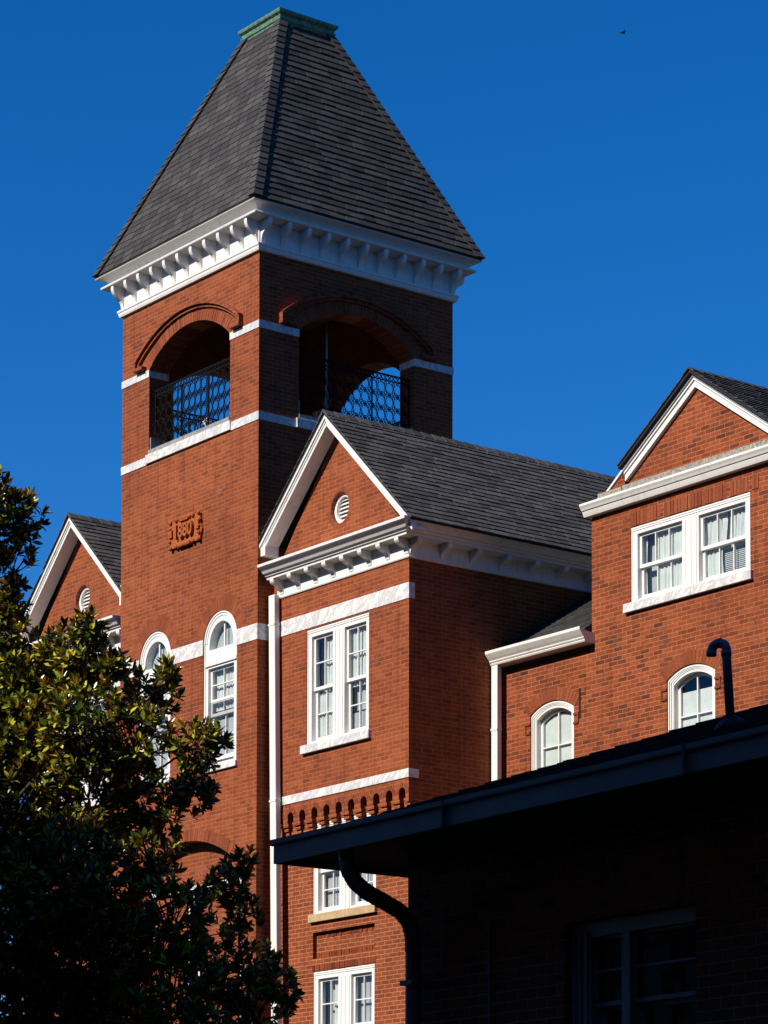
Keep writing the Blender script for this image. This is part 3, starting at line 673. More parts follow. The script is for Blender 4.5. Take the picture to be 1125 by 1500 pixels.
# ------------------------------------------------------------------ gabled wing (built twice: right of the tower, and mirrored to its left)
XF, XL, HW = 0.35, 0.45, 3.84
def wing(m, main=True):
    ymid = -HW / 2; zr = 16.53; sl = (zr - 14.22) / (HW / 2 + 0.47)
    def P(poly): return [(m(a), b) for a, b in poly]
    w1 = (-0.98, -2.75, 10.985, 12.985)
    louv = [(m(-1.925) + 0.258 * math.cos(2 * PI * i / 28), 14.93 + 0.272 * math.sin(2 * PI * i / 28)) for i in range(28)]
    zg = lambda y: zr - 0.16 - sl * abs(y - ymid)
    mb = MB()
    mb.plate(P([(-0.002, 10.03), (-HW, 10.03), (-HW, 14.1), (-HW + .02, 14.1), (ymid, zg(ymid)), (-0.02, 14.1), (-0.002, 14.1)]), [P(rect(w1[0], w1[1], w1[2] - .05, w1[3])), louv], 0.35, FX(XF))
    mb.box(XF + 0.352, 9.0, m(-HW), m(-HW + 0.3), 0, 13.9)
    mb.build('wing_wall', M['brick'], B)
    w2 = (-1.05, -2.83, 8.06, 9.63); w3 = (-1.07, -2.80, 5.2, 7.08); pan = (-1.06, -2.80, 7.30, 7.75)
    lw = MB().plate(P([(-0.002, 0), (-HW + 0.0, 0), (-HW + 0.0, 9.735), (-0.002, 9.735)]), [P(rect(w2[0], w2[1], w2[2] - .05, w2[3])), P(rect(w3[0], w3[1], w3[2], w3[3])), P(rect(*pan))], 0.25, FX(XL))
    lw.build('wing_wall', M['brick_pale'], B)
    MB().box(XL + 0.085, XL + 0.2, m(pan[0] + .05), m(pan[1] - .05), pan[2] - .05, pan[3] + .05).build('recessed_panel', M['brick_pale'], B)
    sv = MB(); A, Bq = sorted((m(pan[0]), m(pan[1])))
    soldier(sv, A + .01, Bq - .01, pan[3] - 0.10, pan[3] - 0.005, 0.1, FX(XL + 0.075)); sv.build('soldier_course', M['voussoir_dark'], B); sv = MB(); soldier(sv, A + .01, Bq - .01, pan[2] + 0.004, pan[2] + 0.1, 0.1, FX(XL + 0.075))
    sv.build('soldier_course', M['voussoir_dark'], B)
    sv = MB(); A, Bq = sorted((m(w3[0]), m(w3[1]))); soldier(sv, A - 0.05, Bq + .02, w3[3] + 0.003, w3[3] + 0.11, 0.05, FX(XL - 0.008)); sv.build('soldier_course', M['voussoir_dark'], B)
    mir = None if main else m
    pair_window(XF, *w1, 2, 2, ([('curtain', 0.48, 1.0, (0.62, 0.97)), ('curtain', 0.0, 0.47, None)], [('curtain', 0.44, 1.0, None), ('shade', 0, 0.2, 'g')]), sill=(-0.885, -2.83), mirror=mir)
    if main:
        pair_window(XL, *w2, 2, 2, ([('curtain', 0.45, 1, None), ('shade', 0, 0.5, 'g')], [('shade', 0.0, 1.0, 'g')]), sill=(-1.0, -2.88), sillmat='sand', sillh=0.14)
        pair_window(XL, *w3, 2, 2, ([('curtain', 0, 1, (0.5, 0.98))], [('shade', 0.0, 1.0, 'g')]), mull=0.36, sill=(-1.0, -2.9), sillmat='sand', sillh=0.14)
    # corbel table: small brick arches on stepped corbels
    n = 11; p = HW / n; hw = 0.088; zs = 9.80; out = [(-HW, 10.026), (-HW, 9.6)]
    ct = MB(); poly = [(-0.002, 10.026), (-HW, 10.026), (-HW, 9.64)]
    for i in range(n):
        c = -HW + p * (i + .5)
        poly += [(c - .066, 9.64), (c - .066, 9.70), (c - hw, 9.70)] + [(c + hw * math.cos(PI - PI * k / 10), zs + hw * math.sin(PI - PI * k / 10)) for k in range(11)] + [(c + hw, 9.70), (c + .066, 9.70), (c + .066, 9.64)]
    poly += [(-0.002, 9.64)]
    ct.plate(P(poly), [], 0.098, FX(XF + 0.001)); ct.box(XF + .30, XF + .345, m(-.002), m(-HW + .11), 9.737, 10.028); ct.box(XL + .001, XF + .351, m(-HW), m(-HW + .1), 9.737, 10.028)
    for i in range(n + 1):
        c = -HW + p * i
        for k, (zt, zb, hw2, xo) in enumerate(((9.638, 9.57, 0.075, 0.03), (9.568, 9.50, 0.06, 0.06), (9.498, 9.44, 0.045, 0.082))):
            a, b = max(c - hw2, -HW + 0.002), min(c + hw2, -0.004)
            if b > a: ct.box(XF + xo, XL - 0.001, m(a), m(b), zb, zt)
    ct.build('corbel_table', M['brick'], B)
    rg = MB()
    for i in range(n): voussoirs(rg, m(-HW + p * (i + .5)), zs, hw + 0.004, hw + 0.085, -PI / 2, PI / 2, 9, 0.05, lambda a, b, d: (XF + d - 0.006, a, b), gap=0.012)
    rg.build('corbel_arches', M['voussoir'], B)
    # marble bands
    MB().box(XF - 0.012, XF + 0.1, m(-HW - 0.012), m(-0.004), 13.012, 13.276).box(XF + 0.095, XF + 0.115, m(-HW - 0.010), m(-HW + .05), 13.014, 13.274).build('stone_band', M['marble'], B)
    MB().box(XF - 0.014, XF + 0.1, m(-HW - 0.014), m(-0.004), 10.042, 10.186).box(XF + 0.095, XF + 0.205, m(-HW - 0.012), m(-HW + .05), 10.044, 10.184).build('stone_band', M['marble'], B)
    # cornice along the front and back along the flank
    pf = [(0.0, 13.68), (0.025, 13.685), (0.035, 13.705), (0.02, 13.715), (0.02, 13.985), (0.25, 13.99), (0.255, 14.035), (0.285, 14.04), (0.30, 14.075), (0.335, 14.082), (0.36, 14.115), (0.41, 14.165), (0.45, 14.18), (0.455, 14.225), (0.0, 14.25)]
    path = [(XF, -0.13), (XF, -HW), (9.0, -HW)]
    MB().sweep(pf, [(a, m(b)) for a, b in path], side=-1 if not main else 1 if False else (1 if not main else -1)).build('cornice', M['paint'], B) if False else None
    cb = MB(); cb.sweep(pf, [(a, b) for a, b in path], side=-1)
    test = cb.v[4]
    if test[0] > XF: cb = MB(); cb.sweep(pf, path, side=1)
    cb.v = [(x, m(y), z) for x, y, z in cb.v]
    cb.build('cornice', M['paint'], B)
    global BC
    bb = bracket_mesh(0.23, 0.24, 0.11, 13.988).build('bracket', M['paint'], B, bevel=0.006); BC = bb.location.x
    sg = 1 if main else -1
    places = [(XF - 0.02, m(-0.27 - 0.505 * i), 0) for i in range(8)] + [(0.40 + 0.635 * i, m(-HW - 0.02), sg * PI / 2) for i in range(8)]
    bracket_set(bb, places)
    # roof, shingles and rake boards
    xf = 0.015
    def zroof(y): return zr - sl * abs(y - ymid)
    ye, yi = -HW - 0.47, -0.01
    rf = MB()
    rf.add([(x, m(y), z) for x in (xf, 9.5) for y, z in ((ye, zroof(ye) - .05), (ye, zroof(ye) - .005), (ymid, zr - .005), (ymid, zr - .06))], [(0, 1, 2, 3), (7, 6, 5, 4), (0, 4, 5, 1), (1, 5, 6, 2), (2, 6, 7, 3), (3, 7, 4, 0)])
    rf.add([(x, m(y), z) for x in (xf, 9.5) for y, z in ((yi, zroof(yi) - .05), (yi, zroof(yi) - .005), (ymid, zr - .005), (ymid, zr - .06))], [(0, 1, 2, 3), (7, 6, 5, 4), (0, 4, 5, 1), (1, 5, 6, 2), (2, 6, 7, 3), (3, 7, 4, 0)])
    ro = rf.build('wing_roof', M['black'], B)
    s1 = MB(); a = Vector((xf - 0.02, m(ye - 0.02), zroof(ye - 0.02))); b = Vector((xf - 0.02, m(ymid), zr)); Lv = (b - a).length
    shingles(s1, a, (1, 0, 0), b - a, Lv, lambda v: 0.0, lambda v: 9.4, course=0.148, width=0.30, th=0.015)
    a = Vector((xf - 0.02, m(yi), zroof(yi))); Lv = (b - a).length
    shingles(s1, a, (1, 0, 0), b - a, Lv, lambda v: 0.0, lambda v: 9.4, course=0.148, width=0.30, th=0.015)
    s1.build('shingles', M['slate_wing'], ro)
    rc = MB()
    for k in range(40):
        x0 = xf - 0.03 + k * 0.235
        for sgn in (-1, 1):
            yy = m(ymid); e0, e1 = 0.04, 0.022
            rc.loft([(x0, yy, zr + e0), (x0, yy + sgn * .13, zr + e0 - .13 * sl), (x0, yy + sgn * .13, zr - .01 - .13 * sl), (x0, yy, zr - .01)], [(x0 + .265, yy, zr + e1), (x0 + .265, yy + sgn * .13, zr + e1 - .13 * sl), (x0 + .265, yy + sgn * .13, zr - .01 - .13 * sl), (x0 + .265, yy, zr - .01)])
    rc.build('ridge_caps', M['slate_wing'], ro)
    rk = MB()                                          # rake: stepped mouldings (x range, drop range)
    for (x0, x1, d0, d1) in ((xf + 0.005, xf + 0.12, 0.062, 0.115), (xf + 0.03, xf + 0.12, 0.117, 0.16), (xf + 0.045, xf + 0.09, 0.162, 0.235), (xf + 0.092, XF - 0.002, 0.165, 0.20)):
        for ya in (ye + 0.02, -0.008):
            za = zroof(ya); q = [(x0, m(ya), za - d0), (x1, m(ya), za - d0), (x1, m(ya), za - d1), (x0, m(ya), za - d1)]
            zb = zr; t = [(x0, m(ymid), zb - d0), (x1, m(ymid), zb - d0), (x1, m(ymid), zb - d1), (x0, m(ymid), zb - d1)]
            rk.loft(q, t)
    rk.build('rake_board', M['paint'], B)
    MB().box(0.05, XF - 0.003, m(-0.006), m(-0.14), 14.42, 14.80).build('kneeler_block', M['paint'], B, bevel=0.01)
    # round louvre
    lv = MB(); n = 28; cy_, cz_ = m(-1.925), 14.93
    for i in range(n):
        t0, t1 = 2 * PI * i / n, 2 * PI * (i + 1) / n
        P4 = [(cy_ + r * math.cos(t), cz_ + r * 1.05 * math.sin(t)) for r, t in ((0.195, t0), (0.254, t0), (0.254, t1), (0.195, t1))]
        lv.loft([(XF + 0.075, *q) for q in P4], [(XF + 0.2, *q) for q in P4])
    lo_ = lv.build('louvre_vent', M['paint'], B)
    ls = MB()
    for k in range(6):
        zc = cz_ - 0.175 + 0.068 * k; hh = math.sqrt(max(0.001, 0.20 ** 2 - (zc - cz_) ** 2)); ls.loft([(XF + 0.11, cy_ - hh, zc - .02), (XF + .12, cy_ - hh, zc - .028), (XF + .19, cy_ - hh, zc + .04), (XF + .18, cy_ - hh, zc + .048)], [(XF + 0.11, cy_ + hh, zc - .02), (XF + .12, cy_ + hh, zc - .028), (XF + .19, cy_ + hh, zc + .04), (XF + .18, cy_ + hh, zc + .048)])
    ls.build('slats', M['paint'], lo_)
    vr = MB(); voussoirs(vr, cy_, cz_, 0.278, 0.35, 0, 2 * PI, 28, 0.05, lambda a, b, d: (XF + d - 0.002, a, b), gap=0.010, jit=0.0015); vr.build('brick_ring', M['voussoir'], B)
wing(lambda y: y, True)
wing(lambda y: WY - y, False)
# drainpipe in the corner of tower and wing, with straps
def drainpipe(x, y, wd, dp, z0, z1, lean, strap_z, smt='frame'):
    a = [(x, y, z1), (x, y - wd, z1), (x + dp, y - wd, z1), (x + dp, y, z1)]
    b = [(px, py + lean, z0) for px, py, pz in a]
    mb = MB(); mb.loft(b, [(p[0], p[1], z0) for p in b][0:0] or a); o = mb.build('drainpipe', M[smt], B, bevel=0.012)
    for z in strap_z:
        q = lean * (z1 - z) / (z1 - z0); MB().box(x - 0.008, x + dp, y - wd - .008 + q, y + .008 + q, z, z + 0.035).build('strap', M[smt], o)
drainpipe(0.19, -0.055, 0.175, 0.11, 0.2, 13.74, -0.26, (10.1, 13.2, 7.0))
drainpipe(2.07, -3.875, 0.155, 0.10, 0.2, 12.1, 0.0, (11.0, 8.0))

# ------------------------------------------------------------------ long wall to the right with the upper gabled block
L = 2.28
a1 = (-4.64, -5.73); a2 = (-7.94, -9.02)
mb = MB()
rw = (-7.11, -9.80, 12.585, 13.81)
mb.plate([(-3.842, 0), (-14.5, 0), (-14.5, 12.0), (-11.12, 12.0), (-11.12, 14.2), (-6.18, 14.2), (-6.18, 12.0), (-3.842, 12.0)],
         [arch(a1[1], a1[0], 9.0, 11.16, 0.17), arch(a2[1], a2[0], 9.0, 11.2, 0.17), rect(rw[0], rw[1], rw[2] - .03, rw[3])], 0.35, FX(L))
mb.box(L + 0.352, 9.0, -6.18, -6.5, 12.0, 14.2); mb.box(L + .352, 9.0, -10.8, -11.12, 12.0, 14.2)
mb.build('block_wall', M['brick_old'], B)
zr2, ym2, sl2 = 15.97, -8.65, 0.70
def zr_(y): return zr2 - sl2 * abs(y - ym2)
MB().plate([(-7.05, 14.37), (-10.25, 14.37), (-10.25, zr_(-10.25) - .2), (ym2, zr2 - .26), (-7.05, zr_(-7.05) - .2)], [], 0.3, FX(L + 0.02)).build('gable_wall', M['brick_old'], B)
MB().plate([(-6.42, 14.37), (-6.98, 14.37), (-6.98, zr_(-6.98) - .04), (-6.42, zr_(-6.42) - .04)], [], 0.3, FX(L + 0.0)).build('gable_shoulder', M['brick_old'], B)
sh1 = MB()
sh1.loft([(L - .03, -6.36, 14.37), (L + .25, -6.36, 14.37), (L + .25, -6.36, 14.33), (L - .03, -6.36, 14.33)], [(L - .03, -7.0, zr_(-7.0) + .02), (L + .25, -7.0, zr_(-7.0) + .02), (L + .25, -7.0, zr_(-7.0) - .025), (L - .03, -7.0, zr_(-7.0) - .025)])
sh1.build('shoulder_coping', M['paint'], B)
# cornice gutter of the block and the stained ledge on it
pf = [(0.0, 14.165), (0.10, 14.17), (0.115, 14.20), (0.135, 14.245), (0.135, 14.26), (0.155, 14.265), (0.175, 14.30), (0.20, 14.335), (0.20, 14.37), (0.0, 14.375)]
def sweep_out(pf, path, neg):
    cb = MB(); cb.sweep(pf, path, side=1)
    if not neg(cb.v[len(pf) // 2]): cb = MB(); cb.sweep(pf, path, side=-1)
    return cb
sweep_out(pf, [(L, -6.10), (L, -11.3)], lambda p: p[0] < L).build('cornice', M['paint'], B)
MB().box(L - 0.10, L + 0.018, -7.02, -11.1, 14.377, 14.50).build('stone_ledge', M['stain'], B, bevel=0.015); MB().box(L - 0.08, L - .002, -6.4, -6.98, 14.377, 14.50).build('stone_ledge', M['stain'], B, bevel=0.015)
rk = MB()
for (x0, x1, d0, d1) in ((L - 0.10, L + 0.02, 0.055, 0.10), (L - 0.07, L + 0.02, 0.102, 0.15), (L - 0.045, L + 0.02, 0.152, 0.262)):
    for ya in (-7.03, -10.6):
        za = zr_(ya)
        rk.loft([(x0, ya, za - d0), (x1, ya, za - d0), (x1, ya, za - d1), (x0, ya, za - d1)], [(x0, ym2, zr2 - d0), (x1, ym2, zr2 - d0), (x1, ym2, zr2 - d1), (x0, ym2, zr2 - d1)])
rk.build('rake_board', M['paint'], B)
ro = MB(); xr0 = L - 0.16
for ye in (-6.99, -11.2):
    ro.add([(x, y, z) for x in (xr0, 8.5) for y, z in ((ye, zr_(ye) - .05), (ye, zr_(ye) - .005), (ym2, zr2 - .005), (ym2, zr2 - .055))], [(0, 1, 2, 3), (7, 6, 5, 4), (0, 4, 5, 1), (1, 5, 6, 2), (2, 6, 7, 3), (3, 7, 4, 0)])
ro.add([(x, y, z) for x in (L + .31, 8.5) for y, z in ((-6.1, zr_(-6.1) - .05), (-6.1, zr_(-6.1) - .005), (-6.985, zr_(-6.985) - .005), (-6.985, zr_(-6.985) - .055))], [(0, 1, 2, 3), (7, 6, 5, 4), (0, 4, 5, 1), (1, 5, 6, 2), (2, 6, 7, 3), (3, 7, 4, 0)])
roo = ro.build('block_roof', M['black'], B)
s1 = MB()
for ye in (-6.99, -11.2):
    a = Vector((xr0 - .02, ye, zr_(ye))); b = Vector((xr0 - .02, ym2, zr2)); shingles(s1, a, (1, 0, 0), b - a, (b - a).length, lambda v: 0.0, lambda v: 6.2, course=0.13, width=0.3, th=0.015)
s1.build('shingles', M['slate_new'], roo)
rc = MB()
for k in range(28):
    x0 = xr0 - 0.03 + k * 0.22
    for sgn in (-1, 1):
        rc.loft([(x0, ym2, zr2 + .035), (x0, ym2 + sgn * .12, zr2 + .035 - .12 * sl2), (x0, ym2 + sgn * .12, zr2 - .12 * sl2), (x0, ym2, zr2)], [(x0 + .25, ym2, zr2 + .018), (x0 + .25, ym2 + sgn * .12, zr2 + .018 - .12 * sl2), (x0 + .25, ym2 + sgn * .12, zr2 - .12 * sl2), (x0 + .25, ym2, zr2)])
rc.build('ridge_caps', M['slate_new'], roo)
pair_window(L, *rw, 3, 1, ([('curtain', 0.0, 1.0, (0.70, 0.92))], [('curtain', 0.48, 1.0, (0.47, 0.52)), ('curtain', 0.0, 0.47, (0.0, 0.62)), ('blind', 0.0, 0.46, None)]), mull=0.37, sill=(-6.995, -9.87), cas=0.13, head=0.12, zmf=0.5, sillh=0.15)
sv = MB(); soldier(sv, -10.0, -6.95, 13.815, 14.05, 0.05, FX(L - 0.006), bw=0.078, jit=0.008); sv.build('soldier_course', M['voussoir'], B)
# low roof in the corner, its gutter and fascia
tl = math.tan(R(31)); zg = 12.33
lr = MB(); lr.add([(x, y, z) for y in (-3.845, -6.175) for x, z in ((L - 0.12, zg - .06), (L - 0.12, zg - .005), (9.0, zg - .005 + tl * (9.0 - L + .12)), (9.0, zg - .06 + tl * (9.0 - L + .12)))], [(0, 1, 2, 3), (7, 6, 5, 4), (0, 4, 5, 1), (1, 5, 6, 2), (2, 6, 7, 3), (3, 7, 4, 0)])
lro = lr.build('low_roof', M['black'], B)
s1 = MB(); shingles(s1, (L - 0.14, -6.175, zg), (0, 1, 0), (1, 0, tl), 6.0, lambda v: 0.0, lambda v: 2.33, course=0.14, width=0.3, th=0.013); s1.build('shingles', M['slate'], lro)
gp = [(0.0, 12.09), (0.21, 12.10), (0.225, 12.125), (0.215, 12.14), (0.235, 12.15), (0.245, 12.165), (0.235, 12.175), (0.27, 12.21), (0.315, 12.265), (0.33, 12.285), (0.33, 12.33), (0.31, 12.33), (0.30, 12.29), (0.0, 12.26)]
sweep_out(gp, [(L - .002, -3.86), (L - .002, -6.25)], lambda p: p[0] < L).build('gutter', M['paint'], B)
# segment-headed windows
def seg_window(a, b, zs, shade):
    y0, y1 = sorted((a, b)); c = (y0 + y1) / 2; x = L
    f = MB().plate(arch(y0 + .005, y1 - .005, 9.0, zs, 0.165), [arch(y0 + 0.11, y1 - 0.11, 9.15, zs - 0.085, 0.14)], 0.17, FX(x + 0.05))
    for (q, p) in ((0.0, 0.03), (0.035, 0.02), (0.07, 0.01)):
        o1 = arch(y0 + .006 + q, y1 - .006 - q, 9.02, zs - q * .5, 0.16); o2 = arch(y0 + .03 + q, y1 - .03 - q, 9.02, zs - q * .5 - 0.024, 0.155)
        f.plate([o1[1]] + o1[2:] + [o1[0]] + [o2[0]] + o2[:1:-1] + [o2[1]], [], p, FX(x + 0.05 - p))
    win = f.build('window', M['frame'], B)
    s0, s1_ = y0 + .11, y1 - .11; cc = (s0 + s1_) / 2; xs = x + 0.145
    hd = arch(s0 + .05, s1_ - .05, 10.62, zs - 0.125, 0.125)
    lf = [p for p in hd if p[0] < cc - .011]; rt = [p for p in hd if p[0] > cc + .011]
    top = max(p[1] for p in hd)
    lf = [(s0 + .05, 10.62), (cc - .011, 10.62), (cc - .011, top)] + [p for p in hd[2:] if p[0] < cc - .011]
    rt = [(cc + .011, 10.62), (s1_ - .05, 10.62)] + [p for p in hd[2:] if p[0] > cc + .011] + [(cc + .011, top)]
    hs_ = [lf, rt] + [rect(*sorted(u), *v) for u in ((s0 + .05, cc - .011), (cc + .011, s1_ - .05)) for v in ((10.16, 10.60), (9.7, 10.14), (9.3, 9.66))]
    MB().plate(arch(s0, s1_, 9.16, zs - 0.085, 0.14), hs_, 0.035, FX(xs)).build('sash', M['frame'], win)
    MB().box(xs + .015, xs + .02, s0, s1_, 9.2, zs).build('pane', M['glass'], win)
    MB().box(xs + .05, xs + .056, s0 - .05, s1_ + .05, 9.1, zs - shade).build('roller_shade', M['curtain'], win)
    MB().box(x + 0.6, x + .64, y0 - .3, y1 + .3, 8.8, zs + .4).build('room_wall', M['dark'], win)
    h = (y1 - y0) / 2; rise = 0.17; r = (h * h + rise * rise) / (2 * rise); an = math.asin(h / r) * 1.06
    v = MB(); voussoirs(v, c, zs + rise - r, r + .004, r + 0.215, -an, an, 17, 0.05, lambda p, q, d: (L + d - 0.004, p, q), gap=0.012, jit=0.002); v.build('brick_arch', M['voussoir'], B)
    for sg, e in ((-1, y0), (1, y1)):                  # stepped brick stops beside the head
        st = MB()
        for k in range(2): st.box(L - 0.02, L + .02, e + sg * 0.0, e + sg * (0.13 - .02 * k), zs - 0.16 - k * .15, zs - 0.125 - k * .15)
        st.box(L - 0.02, L + .02, e + sg * 0.10, e + sg * 0.128, zs - 0.30, zs - 0.161)
        st.build('label_stop', M['voussoir_dark'], B)
seg_window(*a1, 11.16, 0.02); seg_window(*a2, 11.2, 0.2)
MB().box(L - 0.018, L + .02, -5.87, -5.90, 10.93, 11.42).build('dark_strip', M['black'], B)  # thin black upright strip on the wall beside the window head

# ================================================================== LOW BUILDING IN FRONT (its own frame: eave corner at 0,0)
N = thing('low_brick_building', 'low dark brick building in shade with a hipped roof and a slate grey fascia', 'building', (-16.72, -24.2, 0.0), R(-2.4))
def box_wall(mb, x0, x1, y0, y1, z0, z1): mb.box(x0, x1, y0, y1, z0, z1)
NX, NY, LEN, DEP = 0.70, -0.645, 13.0, 9.0
nw = (-2.42, -3.72, 2.2, 4.03)
mb = MB().plate([(NY, 0), (-LEN, 0), (-LEN, 4.72), (NY, 4.72)], [rect(nw[0], nw[1], nw[2], nw[3])], 0.3, FX(NX))
mb.box(NX + .302, DEP, NY, NY - .3, 0, 4.72); mb.box(NX + .302, DEP, -LEN, -LEN + .3, 0, 4.72); mb.box(DEP - .3, DEP, NY - .302, -LEN + .302, 0, 4.72)
mb.build('wall', M['brick_near'], N)
MB().box(0.03, DEP + .6, -0.03, -LEN - .6, 4.70, 4.73).build('soffit', M['soffit'], N)
fs = MB(); fp = [(0.0, 4.66), (0.012, 4.66), (0.012, 4.785), (0.03, 4.79), (0.035, 4.80), (0.035, 4.832), (0.0, 4.835)]
sweep_out(fp, [(0.0, -LEN - .6), (0.0, 0.0), (DEP + .6, 0.0)], lambda p: p[0] < 0).build('fascia', M['navy'], N)
tn = 0.362; zE2 = 4.80
nr = MB(); half = (DEP + .66) / 2
e = -0.01
A0, B0, C0, D0 = (-e, e), (-e, -LEN - .6), (DEP + .6 + e, -LEN - .6), (DEP + .6 + e, e)
zrid = zE2 + tn * half
nr.add([(*A0, zE2), (*B0, zE2), (*C0, zE2), (*D0, zE2), (half - e, -half + e, zrid), (half - e, -LEN - .6, zrid), (*A0, zE2 - .012), (*B0, zE2 - .012), (*C0, zE2 - .012), (*D0, zE2 - .012)],
       [(0, 1, 5, 4), (2, 3, 4, 5), (3, 0, 4), (0, 6, 7, 1), (3, 9, 6, 0), (2, 8, 9, 3), (6, 9, 8, 7), (1, 7, 8, 2, 5)])
nro = nr.build('hip_roof', M['slate_new'], N)
s1 = MB(); sl3 = math.sqrt(1 + tn * tn)
shingles(s1, (-e, e, zE2), (0, -1, 0), (1, 0, tn), half * sl3, lambda v: v / sl3, lambda v: LEN + .6, course=0.14, width=0.3, th=0.012)
s1.build('shingles', M['slate_new'], nro)
hc = MB()
for k in range(36):
    t0 = half * k / 36; t1 = half * (k + 1.15) / 36
    for (ax, ay) in ((0.11, 0.0), (0.0, -0.11)):
        hc.loft([(t0 - e, -t0 + e, zE2 + tn * t0 + .012), (t0 - e + ax * 0, -t0 + e - .14, zE2 + tn * t0 + .010), (t0 - e, -t0 + e - .14, zE2 + tn * t0), (t0 - e, -t0 + e, zE2 + tn * t0)] if ay else [(t0 - e, -t0 + e, zE2 + tn * t0 + .012), (t0 - e + .14, -t0 + e, zE2 + tn * t0 + .010), (t0 - e + .14, -t0 + e, zE2 + tn * t0), (t0 - e, -t0 + e, zE2 + tn * t0)],
                [(t1 - e, -t1 + e, zE2 + tn * t1 + .008), (t1 - e, -t1 + e - .14, zE2 + tn * t1 + .006), (t1 - e, -t1 + e - .14, zE2 + tn * t1), (t1 - e, -t1 + e, zE2 + tn * t1)] if ay else [(t1 - e, -t1 + e, zE2 + tn * t1 + .008), (t1 - e + .14, -t1 + e, zE2 + tn * t1 + .006), (t1 - e + .14, -t1 + e, zE2 + tn * t1), (t1 - e, -t1 + e, zE2 + tn * t1)])
hc.build('hip_caps', M['slate_new'], nro)
# drainpipe with corrugated bends
path = [(0.085, -0.77, 4.70), (0.085, -0.77, 4.62), (0.10, -0.775, 4.53), (0.15, -0.785, 4.45), (0.24, -0.80, 4.385), (0.36, -0.825, 4.33), (0.48, -0.85, 4.27), (0.55, -0.865, 4.20), (0.58, -0.87, 4.10), (0.585, -0.87, 3.98), (0.585, -0.87, 0.15)]
fine = []
for i in range(len(path) - 2):
    for k in range(6): fine.append(tuple(path[i][j] + (path[i + 1][j] - path[i][j]) * k / 6 for j in range(3)))
fine += path[-2:]
rad = [0.056 + (0.004 if (k % 2 and 6 < k < 54) else 0.0) for k in range(len(fine))]
MB().tube(fine, rad, 16).build('drainpipe', M['navy'], N, smooth=False)
for z in (3.75, 2.2): MB().box(0.518, 0.70, -0.94, -0.80, z, z + .035).build('strap', M['navy'], N)
for k in range(5): MB().box(-0.041, -0.004, -2.05 - k * 2.4, -2.065 - k * 2.4, 4.652, 4.838).build('gutter_seam', M['soffit'], N)
# vent pipe with a swan neck and its flashing
vx, vy = 1.22, -3.48; vz = zE2 + tn * (vx + e)
pth = [(vx, vy, vz - .05), (vx - .035, vy + .005, vz + 0.475)]
for k in range(13):
    t = PI * k / 12; pth.append((vx - .037 - 0.02 * (1 - math.cos(t)), vy + 0.05 * (1 - math.cos(t)), vz + 0.49 + 0.052 * math.sin(t)))
pth.append((pth[-1][0], pth[-1][1], vz + 0.465))
vp = MB().tube(pth, 0.0305, 14).build('vent_pipe', M['pvc'], N, smooth=True)
MB().tube([(vx - .034, vy + .005, vz + .455), (vx - .036, vy + .005, vz + .49)], 0.0345, 14).build('collar', M['pvc'], vp, smooth=True); MB().tube([pth[-1], (pth[-1][0], pth[-1][1], vz + 0.495)], 0.0345, 14).build('collar', M['pvc'], vp, smooth=True); MB().tube([pth[7], pth[8]], 0.0335, 14).build('collar', M['pvc'], vp, smooth=True)
MB().tube([(vx + .01, vy, vz - .02), (vx + .005, vy, vz + .02), (vx, vy, vz + .065)], [0.13, 0.10, 0.036], 14).build('pipe_flashing', M['black'], vp, smooth=True)
# window in the shaded wall
f = MB(); A, Bq = nw[1], nw[0]
ml = (-2.93, -3.01)
f.plate(rect(A, Bq, nw[2], nw[3]), [rect(ml[0], Bq - 0.20, nw[2] + .06, nw[3] - .10), rect(A + 0.06, ml[1], nw[2] + .06, nw[3] - .10)], 0.12, FX(NX + 0.06))
for q in (0.03, 0.09, 0.15): f.box(NX + 0.045, NX + .06, Bq - q - .02, Bq - q, nw[2], nw[3] - .06)
win = f.build('window', M['pvc'], N)
for (y0, y1) in ((ml[0], Bq - .20), (A + .06, ml[1])):
    sash_mesh(NX + .10, y0, y1, 3.47, nw[3] - .10, 1, 2, st=0.012, br=0.03, tr=0.02, mun=0.014).build('sash', M['pvc'], win)
    sash_mesh(NX + .142, y0, y1, nw[2] + .06, 3.468, 1, 2, st=0.05, br=0.06, tr=0.03, mun=0.014).build('sash', M['pvc'], win)
    MB().box(NX + .118, NX + .123, y0, y1, 3.48, nw[3] - .1).build('pane', M['glass_dark'], win); MB().box(NX + .16, NX + .165, y0, y1, nw[2] + .1, 3.46).build('pane', M['glass_dark'], win)
MB().box(NX + .5, NX + .54, A - .4, Bq + .4, nw[2] - .3, nw[3] + .3).build('room_wall', M['dark'], win)
MB().tube([(NX - .02, -1.63, 4.1), (NX - .02, -1.63, 0.2)], 0.011, 8).build('conduit', M['navy'], N)
MB().box(NX - .006, NX + .01, -1.28, -1.60, 0.0, 3.95).build('pilaster', M['brick_near'], N) if False else None

